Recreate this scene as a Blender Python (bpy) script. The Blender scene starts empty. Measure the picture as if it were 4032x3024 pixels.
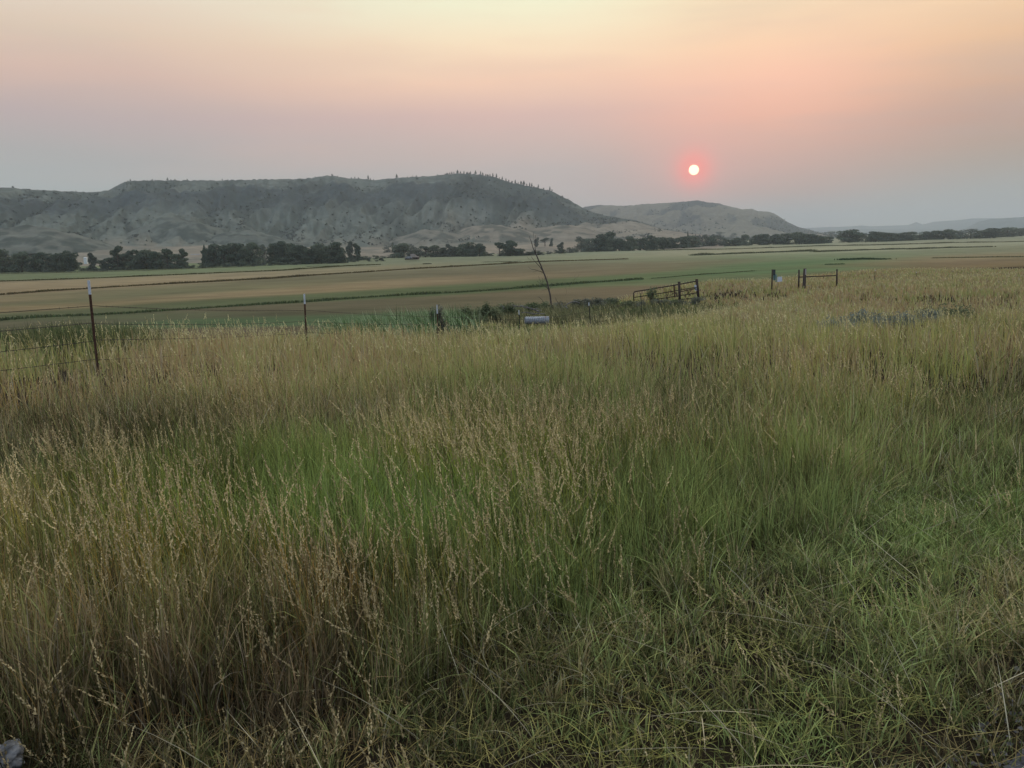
import bpy, math, random
import numpy as np
from mathutils import Matrix, Vector, noise as mnoise

SC = bpy.context.scene
COL = SC.collection
RNG = np.random.default_rng(7)
random.seed(7)
PI = math.pi

# ------------------------------------------------------------------ camera
F = 3261.0                     # focal length in pixels of the 4032 px wide photograph
PITCH, ROLL = math.radians(9.64), math.radians(1.5)
ZC = 1.6                       # camera height over the roadside
FWD = np.array([0, math.cos(PITCH), -math.sin(PITCH)])
R0 = np.array([1.0, 0, 0]); U0 = np.array([0, math.sin(PITCH), math.cos(PITCH)])
CR = math.cos(ROLL) * R0 - math.sin(ROLL) * U0
CU = math.cos(ROLL) * U0 + math.sin(ROLL) * R0
CAM = np.array([0, 0, ZC])
cd = bpy.data.cameras.new('camera'); cam = bpy.data.objects.new('camera', cd); COL.objects.link(cam)
cd.sensor_width = 36; cd.lens = F / 4032 * 36; cd.clip_start = 0.05; cd.clip_end = 60000
m = Matrix(((CR[0], CU[0], -FWD[0], 0), (CR[1], CU[1], -FWD[1], 0), (CR[2], CU[2], -FWD[2], ZC), (0, 0, 0, 1)))
cam.matrix_world = m
SC.camera = cam

def ray(px, py):
    return CR * ((px - 2016) / F) + CU * ((1512 - py) / F) + FWD
def pt(px, py, Y):             # the point at forward distance Y seen at that pixel
    d = ray(px, py); return CAM + d * (Y / d[1])
def gpt(px, py, z):            # the point at height z
    d = ray(px, py); return CAM + d * ((z - ZC) / d[2])
def project(x, y, z):
    q0, q1, q2 = x, y, z - ZC
    f = q0 * FWD[0] + q1 * FWD[1] + q2 * FWD[2]
    r = q0 * CR[0] + q1 * CR[1] + q2 * CR[2]
    u = q0 * CU[0] + q1 * CU[1] + q2 * CU[2]
    f = np.where(np.abs(f) < 1e-6, 1e-6, f)
    return 2016 + F * r / f, 1512 - F * u / f, f
def azel(px, py):
    d = ray(px, py); return math.atan2(d[0], d[1]), math.atan2(d[2], math.hypot(d[0], d[1]))

SUN = ray(2732, 669); SUN = SUN / np.linalg.norm(SUN)
SUN_EL = math.asin(SUN[2]); SUN_AZ = math.atan2(SUN[0], SUN[1])

# ------------------------------------------------------------------ light
SC.view_settings.view_transform = 'Standard'; SC.view_settings.look = 'None'
SC.view_settings.exposure = 0; SC.view_settings.gamma = 1
def lin(c):
    return tuple((v / 255 / 12.92) if v / 255 <= 0.04045 else ((v / 255 + 0.055) / 1.055) ** 2.4 for v in c)

W = bpy.data.worlds.new('World'); SC.world = W; W.use_nodes = True
nt = W.node_tree; nt.nodes.clear()
def wn(t, **k):
    n = nt.nodes.new(t)
    for a, b in k.items(): setattr(n, a, b)
    return n
def wl(a, b): nt.links.new(a, b)
def wmath(op, a, b=None, c=None, clamp=False):
    n = wn('ShaderNodeMath', operation=op, use_clamp=clamp)
    for i, v in enumerate((a, b, c)):
        if v is None: continue
        if isinstance(v, (int, float)): n.inputs[i].default_value = v
        else: wl(v, n.inputs[i])
    return n.outputs[0]
tc = wn('ShaderNodeTexCoord'); sep = wn('ShaderNodeSeparateXYZ'); wl(tc.outputs['Generated'], sep.inputs[0])
X, Yc, Z = sep.outputs
elv = wmath('MULTIPLY', wmath('ARCSINE', Z), 180 / PI)
azm = wmath('MULTIPLY', wmath('ARCTAN2', X, Yc), 180 / PI)
# smoke layers drift a little up and down with direction
nz = wn('ShaderNodeTexNoise'); nz.inputs['Scale'].default_value = 2.2; nz.inputs['Detail'].default_value = 3
mp = wn('ShaderNodeMapping'); mp.inputs['Scale'].default_value = (1, 1, 3.6); mp.inputs['Rotation'].default_value = (0, .10, 0); wl(tc.outputs['Generated'], mp.inputs[0]); wl(mp.outputs[0], nz.inputs['Vector'])
elw = wmath('ADD', elv, wmath('MULTIPLY', wmath('SUBTRACT', nz.outputs['Fac'], 0.5), 2.6))
def ramp(stops, fac):
    r = wn('ShaderNodeValToRGB'); cr = r.color_ramp; cr.interpolation = 'EASE' if len(stops) < 3 else 'LINEAR'
    while len(cr.elements) < len(stops): cr.elements.new(0.5)
    for e, (p, c) in zip(cr.elements, stops): e.position = p; e.color = (*lin(c), 1) if max(c) > 3 else (*c, 1)
    wl(fac, r.inputs[0]); return r.outputs[0]
e01 = wmath('DIVIDE', elw, 40.0, clamp=True)       # 0..40 degrees
LEFT = [(0.0, (175, 180, 179)), (0.106, (175, 180, 179)), (0.151, (180, 177, 175)), (0.206, (196, 177, 175)), (0.259, (217, 187, 174)), (0.312, (228, 206, 184)), (0.363, (237, 220, 200)), (0.46, (241, 224, 203)), (1.0, (253, 245, 227))]
MID = [(0.0, (203, 187, 181)), (0.117, (203, 187, 181)), (0.149, (214, 189, 180)), (0.21, (232, 193, 181)), (0.268, (263, 218, 187)), (0.325, (266, 239, 201)), (0.381, (256, 254, 218)), (0.46, (261, 259, 222)), (1.0, (255, 246, 226))]
RIGHT = [(0.0, (169, 168, 164)), (0.021, (169, 168, 164)), (0.058, (170, 167, 161)), (0.112, (184, 161, 144)), (0.165, (207, 162, 139)), (0.217, (230, 183, 149)), (0.268, (248, 202, 159)), (0.318, (258, 219, 176)), (0.46, (256, 223, 179)), (1.0, (253, 245, 227))]
MR = [(0.0, (178, 174, 170)), (0.033, (178, 174, 170)), (0.073, (202, 169, 157)), (0.133, (225, 177, 160)), (0.191, (258, 193, 165)), (0.247, (271, 209, 177)), (0.303, (269, 223, 183)), (0.356, (264, 233, 192)), (0.46, (262, 237, 195)), (1.0, (255, 246, 226))]
cl, cm, cmr, cr_ = ramp(LEFT, e01), ramp(MID, e01), ramp(MR, e01), ramp(RIGHT, e01)
def mixc(f, a, b):
    n = wn('ShaderNodeMix', data_type='RGBA'); n.clamp_factor = True
    wl(f, n.inputs[0]); wl(a, n.inputs[6]); wl(b, n.inputs[7]); return n.outputs[2]
def sstep(v, a, b):
    n = wn('ShaderNodeMapRange', interpolation_type='SMOOTHSTEP'); wl(v, n.inputs[0])
    n.inputs[1].default_value = a; n.inputs[2].default_value = b; return n.outputs[0]
sky = mixc(sstep(azm, -29, 3), cl, cm)
sky = mixc(sstep(azm, 2, 17), sky, cmr)
sky = mixc(sstep(azm, 17, 31), sky, cr_)
# aureole and disc of the smoke-reddened sun
#COOL
st1 = wn('ShaderNodeTexNoise'); st1.inputs['Scale'].default_value = 1.6; st1.inputs['Detail'].default_value = 4; st1.inputs['Roughness'].default_value = 0.55
mp2 = wn('ShaderNodeMapping'); mp2.inputs['Scale'].default_value = (1.2, 1.2, 8.5); mp2.inputs['Rotation'].default_value = (0, .13, 0); wl(tc.outputs['Generated'], mp2.inputs[0]); wl(mp2.outputs[0], st1.inputs['Vector'])
pk = wmath('MULTIPLY', sstep(st1.outputs['Fac'], .46, .72), wmath('MULTIPLY', sstep(elv, 3.5, 7), 0.42))
sky = mixc(pk, sky, ramp([(0, (222, 184, 174)), (0.2, (228, 190, 176)), (0.32, (246, 208, 182)), (0.5, (255, 225, 190))], e01))
dk = wmath('MULTIPLY', sstep(st1.outputs['Fac'], .48, .28), wmath('MULTIPLY', sstep(elv, 3, 6), 0.30))
sky = mixc(dk, sky, ramp([(0, (186, 178, 174)), (0.2, (196, 180, 174)), (0.32, (222, 196, 176)), (0.5, (240, 222, 190))], e01))
dv = wn('ShaderNodeVectorMath', operation='DOT_PRODUCT'); wl(tc.outputs['Generated'], dv.inputs[0]); dv.inputs[1].default_value = tuple(SUN)
sang = wmath('MULTIPLY', wmath('ARCCOSINE', wmath('MINIMUM', dv.outputs['Value'], 1.0)), 180 / PI)
sky = mixc(sstep(sang, 48, 95), sky, ramp([(0, (172, 190, 214)), (1, (196, 208, 226))], e01))
def scaled(fac, c):
    n = wn('ShaderNodeVectorMath', operation='SCALE'); n.inputs[0].default_value = c; wl(fac, n.inputs['Scale']); return n.outputs[0]
def vadd(a, b):
    n = wn('ShaderNodeVectorMath', operation='ADD'); wl(a, n.inputs[0]); wl(b, n.inputs[1]); return n.outputs[0]
def gauss(sig):
    return wmath('EXPONENT', wmath('MULTIPLY', wmath('POWER', wmath('DIVIDE', sang, sig), 2.0), -1.0))
def sgn(c): return c
g1 = gauss(1.15); g2 = gauss(3.6)
def const(c):
    n = wn('ShaderNodeCombineXYZ')
    for q, v in enumerate(c): n.inputs[q].default_value = v
    return n.outputs[0]
sky = mixc(wmath('MULTIPLY', g2, 0.45), sky, const((1.02, .50, .42)))
sky = mixc(wmath('MULTIPLY', g1, 0.85), sky, const((1.45, .32, .25)))
disc = sstep(sang, 0.36, 0.27)
sky = vadd(sky, scaled(disc, (2.4, 1.9, 1.1)))
# below the horizon the dome is the dull colour of far land in haze
low = sstep(elv, -6, -0.5)
glow = wn('ShaderNodeVectorMath', operation='SCALE'); wl(sky, glow.inputs[0]); wl(wmath('ADD', wmath('MULTIPLY', low, 0.75), 0.25), glow.inputs['Scale'])
zen = wmath('ADD', 1.0, wmath('MULTIPLY', sstep(elv, 24, 60), 0.35))
gl2 = wn('ShaderNodeVectorMath', operation='SCALE'); wl(glow.outputs[0], gl2.inputs[0]); wl(zen, gl2.inputs['Scale'])
bg = wn('ShaderNodeBackground'); wl(gl2.outputs[0], bg.inputs[0]); bg.inputs[1].default_value = 1.0
wo = wn('ShaderNodeOutputWorld'); wl(bg.outputs[0], wo.inputs[0])

sl = bpy.data.lights.new('sun', 'SUN'); sun = bpy.data.objects.new('sun', sl); COL.objects.link(sun)
sl.energy = 0.5; sl.angle = math.radians(0.6); sl.color = (1.0, 0.45, 0.28)
sun.rotation_euler = (-Vector(SUN)).to_track_quat('-Z', 'Y').to_euler()
try:
    SC.cycles.volume_bounces = 1; SC.cycles.max_bounces = 6; SC.cycles.diffuse_bounces = 2
    SC.cycles.transparent_max_bounces = 12; SC.cycles.use_denoising = True
except Exception: pass

# ------------------------------------------------------------------ helpers
def tag(o, label=None, cat=None, group=None, kind=None):
    if label: o['label'] = label
    if cat: o['category'] = cat
    if group: o['group'] = group
    if kind: o['kind'] = kind
    return o
def empty(name, loc, label, cat, group=None, rz=0):
    o = bpy.data.objects.new(name, None); COL.objects.link(o); o.location = tuple(loc); o.rotation_euler = (0, 0, rz)
    o.empty_display_size = 0.2
    return tag(o, label, cat, group)
def link(name, me, parent=None, mat=None, world=True):
    """link a mesh; its coordinates are world ones, also under a parent at another place"""
    if mat is not None and not me.materials: me.materials.append(mat)
    o = bpy.data.objects.new(name, me); COL.objects.link(o)
    if parent is not None:
        o.parent = parent
        if world: o.matrix_parent_inverse = Matrix.Translation(parent_loc(parent)).inverted()
    return o
def parent_loc(p):
    v = Vector(p.location)
    while p.parent is not None: p = p.parent; v = Vector((0, 0, 0)) if False else v + Vector((0, 0, 0))
    return v
def mesh_np(name, V, Fc, nper, colors=None, mat=None, smooth=False):
    """V (n,3), Fc (m,nper) -> mesh, colour attribute per point"""
    me = bpy.data.meshes.new(name)
    V = np.ascontiguousarray(V, np.float32); Fc = np.ascontiguousarray(Fc, np.int32)
    me.vertices.add(len(V)); me.vertices.foreach_set('co', V.ravel())
    me.loops.add(Fc.size); me.loops.foreach_set('vertex_index', Fc.ravel())
    me.polygons.add(len(Fc)); me.polygons.foreach_set('loop_start', np.arange(0, Fc.size, nper, dtype=np.int32))
    if smooth: me.polygons.foreach_set('use_smooth', np.ones(len(Fc), bool))
    me.update(calc_edges=True)
    if colors is not None:
        a = me.color_attributes.new('Col', 'FLOAT_COLOR', 'POINT')
        c = np.ones((len(V), 4), np.float32); c[:, :3] = colors; a.data.foreach_set('color', c.ravel())
    if mat: me.materials.append(mat)
    return me
class MB:
    """collects tubes, boxes and so on into ONE mesh"""
    def __init__(s): s.v = []; s.f = []; s.n = 0
    def add(s, V, Fs):
        s.v += [tuple(map(float, p)) for p in V]; s.f += [tuple(i + s.n for i in f) for f in Fs]; s.n += len(V); return s
    def tube(s, pts, rad, seg=8, cap=True):
        pts = [Vector(tuple(map(float, p))) for p in pts]
        if not hasattr(rad, '__len__'): rad = [rad] * len(pts)
        V = []; Fs = []
        up = None
        for i, p in enumerate(pts):
            d = (pts[min(i + 1, len(pts) - 1)] - pts[max(i - 1, 0)]).normalized()
            if up is None:
                up = Vector((0, 0, 1)) if abs(d.z) < 0.9 else Vector((0, 1, 0))
            a = d.cross(up).normalized(); b = a.cross(d).normalized(); up = b
            for k in range(seg):
                t = 2 * PI * k / seg; V.append(p + (a * math.cos(t) + b * math.sin(t)) * rad[i])
        for i in range(len(pts) - 1):
            for k in range(seg):
                k2 = (k + 1) % seg
                Fs.append((i * seg + k, i * seg + k2, (i + 1) * seg + k2, (i + 1) * seg + k))
        if cap:
            Fs.append(tuple(range(seg))[::-1]); Fs.append(tuple((len(pts) - 1) * seg + k for k in range(seg)))
        return s.add(V, Fs)
    def box(s, c, sz, rz=0.0, ax=None):
        cx, cy, cz = c; hx, hy, hz = sz[0] / 2, sz[1] / 2, sz[2] / 2
        V = []
        for x in (-hx, hx):
            for y in (-hy, hy):
                for z in (-hz, hz):
                    V.append((cx + x * math.cos(rz) - y * math.sin(rz), cy + x * math.sin(rz) + y * math.cos(rz), cz + z))
        return s.add(V, [(0, 1, 3, 2), (4, 6, 7, 5), (0, 4, 5, 1), (2, 3, 7, 6), (0, 2, 6, 4), (1, 5, 7, 3)])
    def prism(s, poly, a, b):
        """polygon (list of Vectors) swept from offset a to offset b (Vectors)"""
        n = len(poly); a = Vector(a); b = Vector(b)
        V = [Vector(p) + a for p in poly] + [Vector(p) + b for p in poly]
        Fs = [tuple(range(n))[::-1], tuple(range(n, 2 * n))] + [(i, (i + 1) % n, n + (i + 1) % n, n + i) for i in range(n)]
        return s.add(V, Fs)
    def mesh(s, name, mat=None, smooth=False):
        me = bpy.data.meshes.new(name); me.from_pydata(s.v, [], s.f); me.update()
        if smooth:
            for p in me.polygons: p.use_smooth = len(p.vertices) == 4
        if mat: me.materials.append(mat)
        return me

# value noise on arrays
_T = np.random.default_rng(3).random((256, 256))
def vn(x, y, seed=0):
    x = np.asarray(x, float) + seed * 17.31; y = np.asarray(y, float) + seed * 9.17
    xi = np.floor(x).astype(int); yi = np.floor(y).astype(int); fx = x - xi; fy = y - yi
    fx = fx * fx * (3 - 2 * fx); fy = fy * fy * (3 - 2 * fy)
    a = _T[xi & 255, yi & 255]; b = _T[(xi + 1) & 255, yi & 255]; c = _T[xi & 255, (yi + 1) & 255]; d = _T[(xi + 1) & 255, (yi + 1) & 255]
    return a + (b - a) * fx + (c - a) * fy + (a - b - c + d) * fx * fy
def fbm(x, y, seed=0, octv=4):
    s = 0; a = 0.5; t = 0
    for i in range(octv):
        s = s + a * vn(np.asarray(x) * 2 ** i, np.asarray(y) * 2 ** i, seed + i * 5); t += a; a *= 0.5
    return s / t
def sm(a, b, x):
    t = np.clip((np.asarray(x, float) - a) / (b - a), 0, 1); return t * t * (3 - 2 * t)
def ctrl(points, px, py, sx, sy, shear=0.0):
    """Gaussian weighted interpolation of a list of (px, py, values...)"""
    P = np.array(points, float); px = np.asarray(px, float).ravel(); py = np.asarray(py, float).ravel()
    out = np.zeros((len(px), P.shape[1] - 2))
    for a in range(0, len(px), 100000):
        x = px[a:a + 100000, None]; y = py[a:a + 100000, None]
        dx = (x - P[None, :, 0]) / sx; dy = ((y - P[None, :, 1]) + shear * (x - P[None, :, 0])) / sy
        q = dx * dx + dy * dy; q = q - q.min(axis=1, keepdims=True)
        w = np.exp(-q) + 1e-12; out[a:a + 100000] = (w @ P[:, 2:]) / w.sum(axis=1, keepdims=True)
    return out

# ------------------------------------------------------------------ materials
def newmat(name):
    m = bpy.data.materials.new(name); m.use_nodes = True; t = m.node_tree; t.nodes.clear()
    o = t.nodes.new('ShaderNodeOutputMaterial'); return m, t, o
def N(t, ty, **k):
    n = t.nodes.new(ty)
    for a, b in k.items(): setattr(n, a, b)
    return n
def noise_mat(name, c1, c2, scale=5, detail=6, rough=0.8, bump=0.0, metallic=0.0, c3=None, s3=1.5, t3=(0.55, 0.65), stretch=(1, 1, 1), spec=0.3, coords='Object'):
    """two-tone noise material with an optional third tone in patches"""
    m, t, o = newmat(name)
    b = N(t, 'ShaderNodeBsdfPrincipled'); b.inputs['Roughness'].default_value = rough; b.inputs['Metallic'].default_value = metallic
    b.inputs['Specular IOR Level'].default_value = spec
    co = N(t, 'ShaderNodeTexCoord'); mp = N(t, 'ShaderNodeMapping'); mp.inputs['Scale'].default_value = stretch
    t.links.new(co.outputs[coords], mp.inputs[0])
    n = N(t, 'ShaderNodeTexNoise'); n.inputs['Scale'].default_value = scale; n.inputs['Detail'].default_value = detail; t.links.new(mp.outputs[0], n.inputs['Vector'])
    r = N(t, 'ShaderNodeValToRGB'); r.color_ramp.elements[0].position = 0.35; r.color_ramp.elements[1].position = 0.65
    r.color_ramp.elements[0].color = (*c1, 1); r.color_ramp.elements[1].color = (*c2, 1)
    t.links.new(n.outputs['Fac'], r.inputs[0]); out = r.outputs[0]
    if c3:
        n3 = N(t, 'ShaderNodeTexNoise'); n3.inputs['Scale'].default_value = s3; n3.inputs['Detail'].default_value = 8; t.links.new(mp.outputs[0], n3.inputs['Vector'])
        r3 = N(t, 'ShaderNodeMapRange'); r3.inputs[1].default_value = t3[0]; r3.inputs[2].default_value = t3[1]; t.links.new(n3.outputs['Fac'], r3.inputs[0])
        mx = N(t, 'ShaderNodeMix', data_type='RGBA'); t.links.new(r3.outputs[0], mx.inputs[0]); t.links.new(out, mx.inputs[6]); mx.inputs[7].default_value = (*c3, 1); out = mx.outputs[2]
    t.links.new(out, b.inputs['Base Color'])
    if bump:
        bp = N(t, 'ShaderNodeBump'); bp.inputs['Strength'].default_value = bump; t.links.new(n.outputs['Fac'], bp.inputs['Height']); t.links.new(bp.outputs[0], b.inputs['Normal'])
    t.links.new(b.outputs[0], o.inputs[0]); return m
def attr_mat(name, transl=0.3, rough=0.7, noise=0.0, nscale=1.0, spec=0.15, bump=0.0, stretch=(1, 1, 1)):
    """colour from the point attribute, broken up by a fine procedural noise"""
    m, t, o = newmat(name)
    a = N(t, 'ShaderNodeAttribute', attribute_name='Col'); out = a.outputs['Color']
    b = N(t, 'ShaderNodeBsdfPrincipled'); b.inputs['Roughness'].default_value = rough; b.inputs['Specular IOR Level'].default_value = spec
    if noise:
        co = N(t, 'ShaderNodeTexCoord'); mp = N(t, 'ShaderNodeMapping'); mp.inputs['Scale'].default_value = stretch; t.links.new(co.outputs['Object'], mp.inputs[0])
        n = N(t, 'ShaderNodeTexNoise'); n.inputs['Scale'].default_value = nscale; n.inputs['Detail'].default_value = 10; n.inputs['Roughness'].default_value = 0.7
        t.links.new(mp.outputs[0], n.inputs['Vector'])
        r = N(t, 'ShaderNodeMapRange'); r.inputs[1].default_value = 0.3; r.inputs[2].default_value = 0.7; r.inputs[3].default_value = 1 - noise; r.inputs[4].default_value = 1 + noise
        t.links.new(n.outputs['Fac'], r.inputs[0])
        v = N(t, 'ShaderNodeVectorMath', operation='SCALE'); t.links.new(out, v.inputs[0]); t.links.new(r.outputs[0], v.inputs['Scale']); out = v.outputs[0]
        if bump:
            bp = N(t, 'ShaderNodeBump'); bp.inputs['Strength'].default_value = bump; bp.inputs['Distance'].default_value = 0.3
            t.links.new(n.outputs['Fac'], bp.inputs['Height']); t.links.new(bp.outputs[0], b.inputs['Normal'])
    t.links.new(out, b.inputs['Base Color'])
    if transl:
        tr = N(t, 'ShaderNodeBsdfTranslucent'); t.links.new(out, tr.inputs[0])
        mx = N(t, 'ShaderNodeMixShader'); mx.inputs[0].default_value = transl
        t.links.new(b.outputs[0], mx.inputs[1]); t.links.new(tr.outputs[0], mx.inputs[2]); t.links.new(mx.outputs[0], o.inputs[0])
    else: t.links.new(b.outputs[0], o.inputs[0])
    return m
def leaf_mat(name, c1, c2, scale=0.6, transl=0.25):
    m = noise_mat(name, c1, c2, scale=scale, detail=4, rough=0.75, spec=0.1)
    t = m.node_tree; o = [n for n in t.nodes if n.type == 'OUTPUT_MATERIAL'][0]; b = [n for n in t.nodes if n.type == 'BSDF_PRINCIPLED'][0]
    tr = N(t, 'ShaderNodeBsdfTranslucent'); t.links.new(b.inputs['Base Color'].links[0].from_socket, tr.inputs[0])
    mx = N(t, 'ShaderNodeMixShader'); mx.inputs[0].default_value = transl
    t.links.new(b.outputs[0], mx.inputs[1]); t.links.new(tr.outputs[0], mx.inputs[2]); t.links.new(mx.outputs[0], o.inputs[0]); return m

M = dict(
    ground=attr_mat('ground_grass_and_soil', 0, 0.95, noise=0.22, nscale=0.35, spec=0.05, bump=0.25, stretch=(0.35, 1, 1)),
    hill=attr_mat('hill_grass', 0, 0.95, noise=0.34, nscale=0.05, spec=0.05),
    blade=attr_mat('grass_blade', 0.12, 0.85, spec=0.06),
    rust=noise_mat('rusty_steel', (0.055, 0.028, 0.018), (0.10, 0.05, 0.032), 40, 6, 0.85, 0.2),
    white=noise_mat('weathered_white_paint', (0.50, 0.53, 0.56), (0.66, 0.70, 0.74), 30, 6, 0.6, 0.0, c3=(0.25, 0.22, 0.2), s3=70, t3=(0.62, 0.68)),
    greenpost=noise_mat('dark_green_paint', (0.012, 0.022, 0.018), (0.025, 0.035, 0.028), 30, 6, 0.6),
    wire=noise_mat('old_wire', (0.03, 0.026, 0.024), (0.07, 0.055, 0.045), 20, 4, 0.7),
    pipe=noise_mat('dark_rusty_pipe', (0.022, 0.016, 0.014), (0.05, 0.033, 0.026), 14, 8, 0.75, 0.1, c3=(0.10, 0.06, 0.045), s3=9, t3=(0.58, 0.7)),
    wood=noise_mat('grey_weathered_wood', (0.035, 0.028, 0.024), (0.13, 0.105, 0.088), 10, 8, 0.9, 0.5, stretch=(6, 6, 0.6)),
    sign=noise_mat('white_sheet_metal', (0.55, 0.60, 0.68), (0.64, 0.69, 0.76), 12, 4, 0.5),
    teal=noise_mat('faded_teal_paint', (0.08, 0.20, 0.20), (0.16, 0.30, 0.30), 25, 5, 0.6),
    galv=noise_mat('galvanised_metal', (0.26, 0.29, 0.32), (0.42, 0.45, 0.48), 9, 6, 0.6, 0.1, 0.15, c3=(0.26, 0.15, 0.10), s3=4.5, t3=(0.60, 0.68)),
    dead=noise_mat('dead_wood', (0.04, 0.032, 0.028), (0.12, 0.10, 0.09), 12, 8, 0.9, 0.4, stretch=(3, 3, 0.6)),
    bleached=noise_mat('bleached_dead_wood', (0.10, 0.09, 0.085), (0.30, 0.29, 0.28), 8, 8, 0.9, 0.4),
    bark=noise_mat('bark', (0.05, 0.04, 0.033), (0.11, 0.09, 0.075), 2, 8, 0.95),
    leafA=leaf_mat('cottonwood_leaves', (0.060, 0.092, 0.070), (0.135, 0.175, 0.120), 0.4),
    leafB=leaf_mat('willow_leaves', (0.09, 0.125, 0.09), (0.18, 0.22, 0.155), 0.4),
    leafC=leaf_mat('grey_green_leaves', (0.09, 0.115, 0.095), (0.17, 0.20, 0.16), 0.3),
    pine=leaf_mat('pine_needles', (0.020, 0.035, 0.024), (0.040, 0.058, 0.038), 0.3, 0.1),
    scrub=leaf_mat('scrub_leaves', (0.045, 0.060, 0.052), (0.075, 0.092, 0.078), 0.3, 0.1),
    bush=leaf_mat('bush_leaves', (0.11, 0.145, 0.075), (0.24, 0.27, 0.155), 3.0),
    darkbush=leaf_mat('dark_bush_leaves', (0.12, 0.135, 0.10), (0.25, 0.26, 0.20), 3.0),
    sage=leaf_mat('sagebrush_leaves', (0.17, 0.205, 0.17), (0.30, 0.34, 0.28), 6.0),
    rock=noise_mat('lichen_rock', (0.06, 0.06, 0.06), (0.21, 0.215, 0.22), 16, 8, 0.9, 0.9),
    road=noise_mat('asphalt', (0.035, 0.036, 0.042), (0.10, 0.105, 0.115), 60, 8, 0.95, 0.6, c3=(0.16, 0.16, 0.17), s3=90, t3=(0.58, 0.64)),
    gravel=noise_mat('gravel_stone', (0.05, 0.048, 0.047), (0.17, 0.165, 0.16), 25, 6, 0.9),
    roof=noise_mat('grey_shingle_roof', (0.10, 0.09, 0.088), (0.15, 0.138, 0.132), 1.5, 6, 0.9),
    logwall=noise_mat('dark_log_wall', (0.03, 0.022, 0.022), (0.07, 0.05, 0.045), 1.5, 6, 0.9),
    whitewall=noise_mat('white_siding', (0.62, 0.65, 0.66), (0.74, 0.77, 0.78), 1.5, 4, 0.8),
    greywall=noise_mat('grey_siding', (0.16, 0.17, 0.18), (0.24, 0.25, 0.26), 1.5, 4, 0.8),
    pane=noise_mat('dark_window_glass', (0.02, 0.022, 0.026), (0.04, 0.044, 0.05), 2, 2, 0.15, spec=0.6),
)

# ------------------------------------------------------------------ terrain
FIELD = ZC - 8.0
_nc = np.array([(-60, 0, -1.6), (-20, 4, -1.62), (0, 0, -1.6), (0, 4, -1.60), (-6.0, 11.8, -1.76), (-9, 15, -2.0), (-4.6, 18.3, -2.38), (-2.3, 25.5, -3.2), (0.26, 31, -3.45), (3.3, 35, -3.85),
                (6.7, 43, -3.95), (12, 50, -3.95), (18.5, 57, -3.6), (22, 56, -3.6), (31, 71, -4.2), (39, 80, -4.2), (60, 100, -4.6), (10, 30, -2.9), (8, 20, -2.35), (5, 12, -1.95), (20, 40, -2.9), (30, 50, -3.2), (40, 60, -3.6),
                (15, 5, -1.6), (60, 30, -2.4), (100, 60, -3.2), (-20, 25, -4.5), (-40, 30, -6)])
def near_h(x, y):
    x = np.asarray(x, float); y = np.asarray(y, float); sh = x.shape; x = x.ravel(); y = y.ravel(); out = np.empty(len(x))
    for a in range(0, len(x), 100000):
        d = (x[a:a + 100000, None] - _nc[:, 0]) ** 2 + (y[a:a + 100000, None] - _nc[:, 1]) ** 2
        w = 1 / (d + 4.0) ** 2; out[a:a + 100000] = (w * _nc[:, 2]).sum(1) / w.sum(1)
    return (out + ZC).reshape(sh)
_ea = [-1.2, -0.62, -0.45, -0.25, -0.09, 0.0, 0.1, 0.2, 0.35, 0.6, 1.2]
_ey = [14, 15.5, 17, 22, 30, 38, 45, 60, 80, 105, 120]
def edge_y(x, y):
    return np.interp(np.arctan2(x, np.maximum(y, 0.01)), np.arctan(_ea), _ey)
def H(x, y):
    x = np.asarray(x, float); y = np.asarray(y, float)
    e = edge_y(x, y); t = sm(0, 1, (y - e) / (12 + e * 0.35))
    z = near_h(x, y) * (1 - t) + FIELD * t
    r = np.hypot(x, y)
    z = z + (vn(x * 0.35, y * 0.35, 4) - 0.5) * 0.10 * (1 - t) * sm(2, 8, r)
    z = z + (vn(x * 0.02, y * 0.02, 6) - 0.5) * 0.5 * t * sm(70, 200, r)
    return np.where(y < 0, np.where(t > 0, z, z), z)

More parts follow.
